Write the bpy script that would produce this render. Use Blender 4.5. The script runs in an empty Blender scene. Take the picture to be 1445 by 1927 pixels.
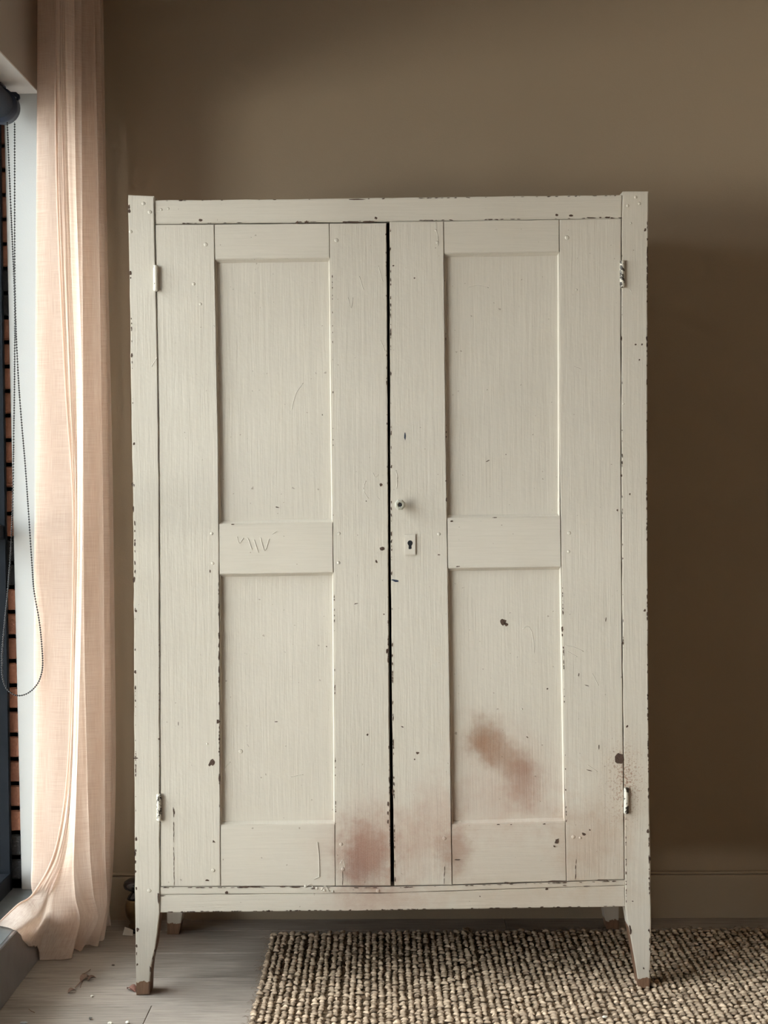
import bpy, bmesh, math, random
import numpy as np
from mathutils import Vector, Matrix

random.seed(7)
rng = np.random.default_rng(7)
scene = bpy.context.scene
COL = scene.collection

# ------------------------------------------------------------------ camera
FPX = 2671.0                       # focal length in pixels of the 1445 x 1927 frame
CX, CY = 722.5, 963.5
CAM = Vector((0.0, 0.0, 1.2856))
PITCH, YAW, ROLL = 0.0250, 0.0142, 0.0077
_f = Vector((-math.sin(YAW) * math.cos(PITCH), math.cos(YAW) * math.cos(PITCH), -math.sin(PITCH)))
_r0 = Vector((math.cos(YAW), math.sin(YAW), 0))
_u0 = _r0.cross(_f)
_r = _r0 * math.cos(ROLL) - _u0 * math.sin(ROLL)
_u = _r0 * math.sin(ROLL) + _u0 * math.cos(ROLL)
cam_data = bpy.data.cameras.new('camera')
cam_data.sensor_fit = 'HORIZONTAL'
cam_data.sensor_width = 36.0
cam_data.lens = FPX / 1445.0 * 36.0
cam_data.clip_start = 0.05
cam = bpy.data.objects.new('camera', cam_data)
COL.objects.link(cam)
m3 = Matrix((_r, _u, -_f)).transposed()
cam.matrix_world = Matrix.Translation(CAM) @ m3.to_4x4()
scene.camera = cam


def ray(px, py):
    return (_f + _r * ((px - CX) / FPX) - _u * ((py - CY) / FPX))


def at_y(px, py, Y):               # point of the view ray at room depth Y
    d = ray(px, py)
    return CAM + d * ((Y - CAM.y) / d.y)


def at_z(px, py, Z):
    d = ray(px, py)
    return CAM + d * ((Z - CAM.z) / d.z)


# ------------------------------------------------------------------ world, lights, exposure
world = bpy.data.worlds.new('sky')
scene.world = world
world.use_nodes = True
wn = world.node_tree.nodes
wn['Background'].inputs['Color'].default_value = (0.95, 0.97, 1.0, 1)
# overcast sky: luminance rises from horizon to zenith as (1 + 2 sin e) / 3
_tc = wn.new('ShaderNodeTexCoord')
_sp = wn.new('ShaderNodeSeparateXYZ')
_mr = wn.new('ShaderNodeMapRange')
_mr.inputs['From Min'].default_value = 0.0
_mr.inputs['From Max'].default_value = 1.0
_mr.inputs['To Min'].default_value = 6.3
_mr.inputs['To Max'].default_value = 18.9
world.node_tree.links.new(_tc.outputs['Generated'], _sp.inputs[0])
world.node_tree.links.new(_sp.outputs['Z'], _mr.inputs['Value'])
world.node_tree.links.new(_mr.outputs[0], wn['Background'].inputs['Strength'])

scene.view_settings.view_transform = 'Standard'
scene.view_settings.look = 'None'
scene.view_settings.gamma = 1.0
scene.view_settings.use_curve_mapping = False
scene.view_settings.exposure = 0.22

# low bright daylight thrown in through the window (sunlit facade across the way)
ld = bpy.data.lights.new('daylight', 'AREA')
ld.shape = 'RECTANGLE'
ld.size = 8.0
ld.size_y = 2.3
ld.energy = 1400
ld.color = (1.0, 0.94, 0.86)
lo = bpy.data.objects.new('daylight', ld)
COL.objects.link(lo)
lo.location = (-9.0, -7.1, -0.20)
lo.rotation_euler = (Vector((-0.1, 3.5, 1.22)) - Vector(lo.location)).to_track_quat('-Z', 'Y').to_euler()

# ------------------------------------------------------------------ node helpers
def new_mat(name):
    m = bpy.data.materials.new(name)
    m.use_nodes = True
    nt = m.node_tree
    return m, nt, nt.nodes['Principled BSDF']


def N(nt, typ, **kw):
    n = nt.nodes.new(typ)
    for k, v in kw.items():
        if k.startswith('i_'):
            n.inputs[k[2:].replace('_', ' ')].default_value = v
        else:
            setattr(n, k, v)
    return n


def L(nt, a, b):
    nt.links.new(a, b)


def math_n(nt, op, a, b=None, clamp=False):
    n = nt.nodes.new('ShaderNodeMath')
    n.operation = op
    n.use_clamp = clamp
    for i, v in enumerate((a, b)):
        if v is None:
            continue
        if isinstance(v, (int, float)):
            n.inputs[i].default_value = v
        else:
            L(nt, v, n.inputs[i])
    return n.outputs[0]


def ramp(nt, src, p0, p1, c0=(0, 0, 0, 1), c1=(1, 1, 1, 1)):
    r = nt.nodes.new('ShaderNodeValToRGB')
    r.color_ramp.elements[0].position = p0
    r.color_ramp.elements[0].color = c0
    r.color_ramp.elements[1].position = p1
    r.color_ramp.elements[1].color = c1
    L(nt, src, r.inputs[0])
    return r.outputs[0]


def mixc(nt, fac, a, b, blend='MIX'):
    n = nt.nodes.new('ShaderNodeMix')
    n.data_type = 'RGBA'
    n.blend_type = blend
    for sock, v in ((n.inputs[0], fac), (n.inputs[6], a), (n.inputs[7], b)):
        if isinstance(v, (int, float)):
            sock.default_value = v
        elif isinstance(v, tuple):
            sock.default_value = v if len(v) == 4 else (*v, 1)
        else:
            L(nt, v, sock)
    return n.outputs[2]


def noise(nt, vec, scale, detail=3, rough=0.55, sx=None):
    if sx is not None:
        mp = N(nt, 'ShaderNodeMapping')
        mp.inputs['Scale'].default_value = sx
        L(nt, vec, mp.inputs[0])
        vec = mp.outputs[0]
    n = N(nt, 'ShaderNodeTexNoise')
    n.inputs['Scale'].default_value = scale
    n.inputs['Detail'].default_value = detail
    n.inputs['Roughness'].default_value = rough
    L(nt, vec, n.inputs['Vector'])
    return n.outputs['Fac']


def bump(nt, bsdf, height, strength, dist):
    b = N(nt, 'ShaderNodeBump')
    b.inputs['Strength'].default_value = strength
    b.inputs['Distance'].default_value = dist
    L(nt, height, b.inputs['Height'])
    L(nt, b.outputs[0], bsdf.inputs['Normal'])
    return b


def simple_mat(name, col, rough=0.6, metal=0.0, var=0.12, scale=40, bmp=0.2, bd=0.002):
    m, nt, bs = new_mat(name)
    tc = N(nt, 'ShaderNodeTexCoord')
    n1 = noise(nt, tc.outputs['Object'], scale)
    c = mixc(nt, n1, tuple(x * (1 - var) for x in col), tuple(min(1, x * (1 + var)) for x in col))
    L(nt, c, bs.inputs['Base Color'])
    bs.inputs['Roughness'].default_value = rough
    bs.inputs['Metallic'].default_value = metal
    if bmp:
        bump(nt, bs, n1, bmp, bd)
    return m


# ------------------------------------------------------------------ object helpers
def link(name, me, mats=None, parent=None, smooth=False):
    o = bpy.data.objects.new(name, me)
    COL.objects.link(o)
    if mats is not None:
        for m in (mats if isinstance(mats, (list, tuple)) else [mats]):
            me.materials.append(m)
    if parent is not None:
        o.parent = parent
    if smooth:
        me.polygons.foreach_set('use_smooth', [True] * len(me.polygons))
    return o


def tag(o, label=None, cat=None, group=None, kind=None):
    if label:
        o['label'] = label
    if cat:
        o['category'] = cat
    if group:
        o['group'] = group
    if kind:
        o['kind'] = kind
    return o


def bm_obj(name, bm, mats, parent=None, smooth=False):
    bmesh.ops.recalc_face_normals(bm, faces=bm.faces)
    me = bpy.data.meshes.new(name)
    bm.to_mesh(me)
    bm.free()
    return link(name, me, mats, parent, smooth)


def box_bm(bm, x0, x1, y0, y1, z0, z1, bevel=0.0, seg=2):
    r = bmesh.ops.create_cube(bm, size=1.0)
    vs = r['verts']
    for v in vs:
        v.co = Vector((x0 + (v.co.x + .5) * (x1 - x0), y0 + (v.co.y + .5) * (y1 - y0), z0 + (v.co.z + .5) * (z1 - z0)))
    if bevel:
        es = list({e for v in vs for e in v.link_edges})
        bmesh.ops.bevel(bm, geom=es, offset=bevel, segments=seg, affect='EDGES', clamp_overlap=True)


def box(name, x0, x1, y0, y1, z0, z1, mat, parent=None, bevel=0.0):
    bm = bmesh.new()
    box_bm(bm, x0, x1, y0, y1, z0, z1, bevel)
    return bm_obj(name, bm, mat, parent)


def empty(name, loc=(0, 0, 0), rz=0.0):
    o = bpy.data.objects.new(name, None)
    o.location = loc
    o.rotation_euler = (0, 0, rz)
    o.empty_display_size = 0.1
    COL.objects.link(o)
    return o


def tube_mesh(paths, radius, nseg=6):
    """joined tubes along polylines; radius is one number or a list per path"""
    V, F = [], []
    for pi, path in enumerate(paths):
        P = [Vector(p) for p in path]
        rad = radius[pi] if isinstance(radius, (list, tuple)) else radius
        base = len(V)
        for i, p in enumerate(P):
            t = (P[min(i + 1, len(P) - 1)] - P[max(i - 1, 0)]).normalized()
            a = t.cross(Vector((0, 0, 1)))
            if a.length < 1e-3:
                a = t.cross(Vector((1, 0, 0)))
            a.normalize()
            b = t.cross(a)
            for k in range(nseg):
                an = 2 * math.pi * k / nseg
                V.append(p + (a * math.cos(an) + b * math.sin(an)) * rad)
        for i in range(len(P) - 1):
            for k in range(nseg):
                k2 = (k + 1) % nseg
                F.append((base + i * nseg + k, base + i * nseg + k2, base + (i + 1) * nseg + k2, base + (i + 1) * nseg + k))
        F.append(tuple(base + k for k in range(nseg))[::-1])
        F.append(tuple(base + (len(P) - 1) * nseg + k for k in range(nseg)))
    me = bpy.data.meshes.new('tube')
    me.from_pydata([tuple(v) for v in V], [], F)
    return me


def lathe_mesh(profile, n=28):
    V, F = [], []
    for (r, z) in profile:
        for k in range(n):
            a = 2 * math.pi * k / n
            V.append((r * math.cos(a), r * math.sin(a), z))
    for i in range(len(profile) - 1):
        for k in range(n):
            k2 = (k + 1) % n
            F.append((i * n + k, i * n + k2, (i + 1) * n + k2, (i + 1) * n + k))
    F.append(tuple(range(n))[::-1])
    F.append(tuple((len(profile) - 1) * n + k for k in range(n)))
    me = bpy.data.meshes.new('lathe')
    me.from_pydata(V, [], F)
    return me


def catmull(P, t):
    n = len(P) - 1
    x = t * n
    i = min(int(x), n - 1)
    u = x - i
    p0 = P[max(i - 1, 0)]
    p1, p2 = P[i], P[i + 1]
    p3 = P[min(i + 2, n)]
    return 0.5 * ((2 * p1) + (p2 - p0) * u + (2 * p0 - 5 * p1 + 4 * p2 - p3) * u * u + (3 * p1 - p0 - 3 * p2 + p3) * u ** 3)



# ------------------------------------------------------------------ materials
def wall_mat(name, col):
    m, nt, bs = new_mat(name)
    tc = N(nt, 'ShaderNodeTexCoord')
    n1 = noise(nt, tc.outputs['Object'], 1.3, 3)
    n2 = noise(nt, tc.outputs['Object'], 260, 2)
    c = mixc(nt, n1, tuple(x * 0.95 for x in col), tuple(x * 1.05 for x in col))
    L(nt, c, bs.inputs['Base Color'])
    bs.inputs['Roughness'].default_value = 0.62
    n3 = noise(nt, tc.outputs['Object'], 14, 3)
    h = math_n(nt, 'ADD', n2, math_n(nt, 'MULTIPLY', n3, 1.5))
    bump(nt, bs, h, 0.18, 0.0015)
    return m


M_WALL = wall_mat('taupe_wall_paint', (0.30, 0.230, 0.160))
M_WALL_L = wall_mat('taupe_wall_paint_side', (0.42, 0.37, 0.33))
M_CEIL = wall_mat('ceiling_paint', (0.78, 0.74, 0.68))
M_WALL_R = wall_mat('warm_bounce_wall_paint', (0.60, 0.40, 0.25))  # unseen walls, colour picked to bounce warm light on to the back wall
M_BASEB = wall_mat('baseboard_paint', (0.32, 0.25, 0.175))
M_REVEAL = wall_mat('dimmed_white_reveal', (0.50, 0.52, 0.525))  # white dimmed in its colour where daylight overexposed the jamb
M_SOFFIT = wall_mat('brightened_white_soffit', (0.80, 0.79, 0.78))  # same white lightened, standing in for light missing on the soffit
M_FRAME = simple_mat('black_window_metal', (0.012, 0.015, 0.02), 0.35, 0.0, 0.2, 30, 0.05)
M_FRAME.node_tree.nodes['Principled BSDF'].inputs['Specular IOR Level'].default_value = 0.15
M_SILL = simple_mat('dark_sill_metal', (0.22, 0.21, 0.215), 0.28, 0.55, 0.25, 18, 0.05)
M_SILLTOP = simple_mat('grey_sill_stone', (0.11, 0.12, 0.125), 0.45, 0.0, 0.35, 25, 0.1)
M_BLIND = simple_mat('navy_blind_plastic', (0.018, 0.03, 0.06), 0.4, 0.0, 0.1, 40, 0.0)
M_CHAIN = simple_mat('black_bead_plastic', (0.01, 0.011, 0.014), 0.3, 0.0, 0.1, 40, 0.0)
M_MORTAR = simple_mat('dark_mortar', (0.10, 0.085, 0.07), 0.9, 0.0, 0.3, 120, 0.6, 0.004)


def glass_mat():
    m = bpy.data.materials.new('window_glass')
    m.use_nodes = True
    nt = m.node_tree
    nt.nodes.clear()
    out = N(nt, 'ShaderNodeOutputMaterial')
    tr = N(nt, 'ShaderNodeBsdfTransparent')
    tr.inputs[0].default_value = (0.93, 0.96, 0.95, 1)
    gl = N(nt, 'ShaderNodeBsdfGlossy')
    gl.inputs['Roughness'].default_value = 0.02
    fr = N(nt, 'ShaderNodeFresnel')
    fr.inputs[0].default_value = 1.25
    mx = N(nt, 'ShaderNodeMixShader')
    L(nt, fr.outputs[0], mx.inputs[0])
    L(nt, tr.outputs[0], mx.inputs[1])
    L(nt, gl.outputs[0], mx.inputs[2])
    L(nt, mx.outputs[0], out.inputs[0])
    return m


M_GLASS = glass_mat()


def brick_mat(name, col, var):
    m, nt, bs = new_mat(name)
    tc = N(nt, 'ShaderNodeTexCoord')
    oi = N(nt, 'ShaderNodeObjectInfo')
    n1 = noise(nt, tc.outputs['Object'], 70, 5, 0.7)
    c = mixc(nt, n1, tuple(x * 0.5 for x in col), tuple(x * 1.4 for x in col))
    c = mixc(nt, math_n(nt, 'MULTIPLY', oi.outputs['Random'], var), c, tuple(x * 0.45 for x in col))
    L(nt, c, bs.inputs['Base Color'])
    bs.inputs['Roughness'].default_value = 0.85
    bump(nt, bs, n1, 0.7, 0.006)
    return m


M_BRICK = brick_mat('red_brick', (0.42, 0.19, 0.12), 0.6)
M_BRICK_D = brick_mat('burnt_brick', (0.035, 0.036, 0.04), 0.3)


def plank_mat():
    m, nt, bs = new_mat('grey_oak_planks')
    tc = N(nt, 'ShaderNodeTexCoord')
    oi = N(nt, 'ShaderNodeObjectInfo')
    off = N(nt, 'ShaderNodeVectorMath', operation='ADD')
    cmb = N(nt, 'ShaderNodeCombineXYZ')
    L(nt, math_n(nt, 'MULTIPLY', oi.outputs['Random'], 37.0), cmb.inputs[0])
    L(nt, math_n(nt, 'MULTIPLY', oi.outputs['Random'], 11.0), cmb.inputs[1])
    L(nt, tc.outputs['Object'], off.inputs[0])
    L(nt, cmb.outputs[0], off.inputs[1])
    v = off.outputs[0]
    warp = noise(nt, v, 2.2, 2, 0.5, (1, 3.5, 1))
    n1 = noise(nt, v, 5.0, 5, 0.65, (1.4, 26, 1))
    n2 = noise(nt, v, 4.0, 6, 0.7, (5, 150, 1))
    g = math_n(nt, 'ADD', math_n(nt, 'MULTIPLY', n1, 0.6), math_n(nt, 'MULTIPLY', n2, 0.4))
    g = math_n(nt, 'ADD', g, math_n(nt, 'MULTIPLY', math_n(nt, 'SUBTRACT', warp, 0.5), 0.35))
    c = ramp(nt, g, 0.30, 0.68, (0.125, 0.103, 0.086, 1), (0.42, 0.362, 0.315, 1))
    tone = math_n(nt, 'ADD', 0.88, math_n(nt, 'MULTIPLY', oi.outputs['Random'], 0.24))
    vm = N(nt, 'ShaderNodeVectorMath', operation='SCALE')
    L(nt, c, vm.inputs[0])
    L(nt, tone, vm.inputs['Scale'])
    L(nt, vm.outputs[0], bs.inputs['Base Color'])
    bs.inputs['Roughness'].default_value = 0.5
    bump(nt, bs, n2, 0.25, 0.001)
    return m


M_PLANK = plank_mat()
M_SUB = simple_mat('dark_subfloor', (0.03, 0.025, 0.02), 0.9)

# ------------------------------------------------------------------ room shell
XW, YW = -0.990, 4.11          # inner faces of the left wall and of the back wall
X1, Y0, ZC = 3.4, -2.2, 2.78
YJ = 3.90                      # far jamb of the window opening
YN = 0.75                      # near jamb
ZS, ZH = 0.146, 2.345          # sill top and soffit of the opening
XG = at_y(15, 1300, 3.885).x - 0.03     # window frame plane

floor = box('floor', XW - 0.4, X1, Y0, YW, -0.06, -0.016, M_SUB)
tag(floor, 'grey brown oak plank floor under the wardrobe and rug', 'floor', kind='structure')


def plank_mesh(len_, w):
    bm = bmesh.new()
    box_bm(bm, -len_ / 2, len_ / 2, -w / 2, w / 2, -0.016, 0.0, 0.0012, 1)
    me = bpy.data.meshes.new('plank')
    bm.to_mesh(me)
    bm.free()
    me.materials.append(M_PLANK)
    return me


PW, PL = 0.19, 1.38
pm_full = plank_mesh(PL - 0.0012, PW - 0.0012)
pcache = {}
joint0 = at_z(277, 1910, 0).x          # one butt joint shows in front of the left leg
row_y = at_z(277, 1910, 0).y
i0 = int((row_y - Y0) / PW)
r = 0
y = row_y + 0.062 - PW * (i0 + 1)
while y < YW + PW:
    ya, yb = max(y, Y0), min(y + PW, YW)
    if yb - ya > 0.01:
        is_row = ya < row_y < yb
        x = joint0 - PL * 4 if is_row else joint0 - PL * 4 + random.uniform(0.25, 1.1)
        while x < X1:
            xa, xb = max(x, XW), min(x + PL, X1)
            if xb - xa > 0.02:
                key = (round(xb - xa, 3), round(yb - ya, 3))
                if abs(xb - xa - PL) < 1e-4 and abs(yb - ya - PW) < 1e-4:
                    me = pm_full
                else:
                    me = pcache.get(key) or pcache.setdefault(key, plank_mesh(xb - xa - 0.0012, yb - ya - 0.0012))
                o = bpy.data.objects.new('plank', me)
                o.location = ((xa + xb) / 2, (ya + yb) / 2, random.uniform(-0.0004, 0.0))
                o.parent = floor
                COL.objects.link(o)
            x += PL
    y += PW

wb = box('wall_back', XW - 0.4, X1 + 0.1, YW, YW + 0.12, -0.05, ZC, M_WALL)
tag(wb, 'taupe painted back wall behind the wardrobe', 'wall', kind='structure')
wr = box('wall_right', X1, X1 + 0.1, Y0, YW, -0.05, ZC, M_WALL_R)
tag(wr, 'unseen side wall opposite the window, coloured for warm bounce light', 'wall', kind='structure')
wf = box('wall_front', XW - 0.4, X1 + 0.1, Y0 - 0.1, Y0, -0.05, ZC, M_WALL_R)
tag(wf, 'unseen wall facing the wardrobe, coloured for warm bounce light', 'wall', kind='structure')
ce = box('ceiling', XW - 0.4, X1 + 0.1, Y0 - 0.1, YW + 0.12, ZC, ZC + 0.1, M_CEIL)
tag(ce, 'pale painted ceiling above the wardrobe', 'ceiling', kind='structure')

# left wall: header, far pier, near pier (one piece of structure around the opening)
bm = bmesh.new()
box_bm(bm, XW - 0.32, XW, Y0, YW, ZH, ZC)
box_bm(bm, XW - 0.32, XW, YJ + 0.012, YW, -0.05, ZH)
box_bm(bm, XW - 0.32, XW, Y0, YN, -0.05, ZH)
box_bm(bm, XW - 0.32, XW - 0.03, YN, YJ + 0.012, -0.05, 0.02)
wl = bm_obj('wall_left', bm, M_WALL_L)
tag(wl, 'window wall with the tall opening beside the curtain', 'wall', kind='structure')

# white plaster lining of the far jamb; its window side edge follows the photo
XJ_T = at_y(13.0, 420, YJ).x
XJ_B = at_y(40.5, 1650, YJ).x
bm = bmesh.new()
zt, zb = ZH, ZS
vs = []
for (xa, z) in ((XJ_B, zb), (XW, zb), (XW, zt), (XJ_T - 0.004, zt)):
    vs.append((xa, z))
fr_ = [bm.verts.new((a, YJ, z)) for a, z in vs]
bk_ = [bm.verts.new((a, YJ + 0.012, z)) for a, z in vs]
bm.faces.new(fr_)
bm.faces.new(bk_[::-1])
for i in range(4):
    j = (i + 1) % 4
    bm.faces.new((fr_[i], bk_[i], bk_[j], fr_[j]))
bmesh.ops.recalc_face_normals(bm, faces=bm.faces)
bmesh.ops.bevel(bm, geom=list(bm.edges), offset=0.0015, segments=2, affect='EDGES')
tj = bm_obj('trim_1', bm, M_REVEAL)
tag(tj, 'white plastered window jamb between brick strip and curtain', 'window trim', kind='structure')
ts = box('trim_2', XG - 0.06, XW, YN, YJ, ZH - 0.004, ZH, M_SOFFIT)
tag(ts, 'white soffit over the window opening', 'window trim', kind='structure')

# brick reveal behind the plaster: every brick a piece of the wall
mo = box('mortar', XG - 0.12, XW - 0.02, YJ + 0.012, YJ + 0.03, ZS, ZH, M_MORTAR, wl)
bm = bmesh.new()
box_bm(bm, -0.11, 0.11, 0.0, 0.02, -0.0285, 0.0285, 0.003, 2)
bmesh.ops.subdivide_edges(bm, edges=[e for e in bm.edges if e.calc_length() > 0.03], cuts=3, use_grid_fill=True)
for v in bm.verts:
    v.co += Vector((0, random.uniform(-1, 1) * 0.0012, random.uniform(-1, 1) * 0.0008))
brick_me = bpy.data.meshes.new('brick')
bm.to_mesh(brick_me)
bm.free()
brick_me.materials.append(M_BRICK)
brick_me_d = brick_me.copy()
brick_me_d.materials.clear()
brick_me_d.materials.append(M_BRICK_D)
# course heights read off the photograph (about 46 px each)
pyc = 620.0 - 46.2 * 9
while pyc < 1680:
    c = at_y(22, pyc, YJ + 0.005)
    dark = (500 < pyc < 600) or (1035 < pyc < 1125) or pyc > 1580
    if ZS + 0.03 < c.z < ZH - 0.03:
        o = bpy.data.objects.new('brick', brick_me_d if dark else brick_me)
        o.location = (XG - 0.005 + random.uniform(-0.002, 0.002), YJ + 0.004 + random.uniform(0, 0.002), c.z)
        o.parent = wl
        COL.objects.link(o)
    pyc += 46.2

# raised sill: dark metal face, grey stone top
sill = box('trim_3', XW - 0.02, XW + 0.004, YN, YJ, 0.0, ZS, M_SILL, None, 0.002)
tag(sill, 'dark metal upstand of the raised window sill', 'window sill', kind='structure')
stp = box('sill_top', XG - 0.12, XW - 0.006, YN, YJ + 0.011, ZS - 0.02, ZS + 0.0012, M_SILLTOP, sill)

# window: black frame, transom, mullions, panes
win = empty('window_1', (XG, 1.5, ZS))
tag(win, 'tall black framed window beside the linen curtain', 'window', kind='structure')


def wpart(name, x0, x1, y0, y1, z0, z1, mat, bev=0.002):
    o = box(name, x0 - XG, x1 - XG, y0 - 1.5, y1 - 1.5, z0 - ZS, z1 - ZS, mat, win, bev)
    return o


ZT = 1.14                    # transom height
stile_px = XG + 0.03
wpart('frame_stile', XG - 0.03, stile_px, 3.885, YJ + 0.002, ZS, ZH - 0.01, M_FRAME)
wpart('frame_stile', XG - 0.03, XG + 0.03, YN, YN + 0.06, ZS, ZH, M_FRAME)
ymul = [2.30]
for ym in ymul:
    wpart('mullion', XG - 0.03, XG + 0.03, ym - 0.025, ym + 0.025, ZS + 0.05, ZH - 0.05, M_FRAME)
wpart('frame_head', XG - 0.03, XG + 0.03, YN + 0.06, 3.885, ZH - 0.05, ZH, M_FRAME)
wpart('frame_foot', XG - 0.03, XG + 0.03, YN + 0.06, 3.885, ZS, ZS + 0.05, M_FRAME)
ys = [YN + 0.06] + ymul + [3.885]
for a, b in zip(ys[:-1], ys[1:]):
    a2 = a + (0.025 if a in ymul else 0)
    b2 = b - (0.025 if b in ymul else 0)
    wpart('transom', XG - 0.025, XG + 0.025, a2, b2, ZT - 0.02, ZT + 0.02, M_FRAME)
    wpart('glass_pane', XG - 0.003, XG + 0.003, a2, b2, ZS + 0.05, ZT - 0.02, M_GLASS, 0)
    wpart('glass_pane', XG - 0.003, XG + 0.003, a2, b2, ZT + 0.02, ZH - 0.05, M_GLASS, 0)

# unseen ground below window level, added to block sky light from below
gr = box('ground', -40, XW - 0.4, -30, 30, -1.75, -1.65, simple_mat('light_blocking_ground', (0.20, 0.18, 0.16), 0.9))
tag(gr, 'unseen ground added outside the window to block low sky light', 'ground', kind='structure')

# baseboard along the back wall
bb_top = at_y(1335, 1641, YW - 0.016).z
bb_bot = 0.0
bm = bmesh.new()
prof = [(0, 0), (-0.016, 0), (-0.016, bb_top - 0.011), (-0.0145, bb_top - 0.009), (-0.006, bb_top - 0.009), (-0.006, bb_top - 0.005), (-0.013, bb_top - 0.004), (-0.012, bb_top - 0.001), (-0.008, bb_top), (0, bb_top)]
va = [bm.verts.new((XW, YW + a, z)) for a, z in prof]
vb = [bm.verts.new((X1, YW + a, z)) for a, z in prof]
bm.faces.new(va)
bm.faces.new(vb[::-1])
for i in range(len(prof)):
    j = (i + 1) % len(prof)
    bm.faces.new((va[i], vb[i], vb[j], va[j]))
bbo = bm_obj('baseboard_back', bm, M_BASEB)
tag(bbo, 'taupe painted baseboard along the back wall', 'baseboard', kind='structure')

# ------------------------------------------------------------------ wardrobe
DW = 3.50                                  # distance from the camera to its front
_n = Vector((-math.sin(YAW), math.cos(YAW), 0))
_rt = Vector((math.cos(YAW), math.sin(YAW), 0))
W0 = Vector((CAM.x, CAM.y, 0)) + _n * DW
WARD = empty('wardrobe', W0, YAW)
tag(WARD, 'tall white painted wooden wardrobe with two panelled doors and chipped paint', 'wardrobe')
Rinv = Matrix.Rotation(-YAW, 3, 'Z')


def loc(px, py, dy=0.0):                   # photo point -> wardrobe coordinates, dy behind the front
    d = ray(px, py)
    t = (DW + dy) / d.dot(_n)
    return Rinv @ (CAM + d * t - W0)


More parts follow.
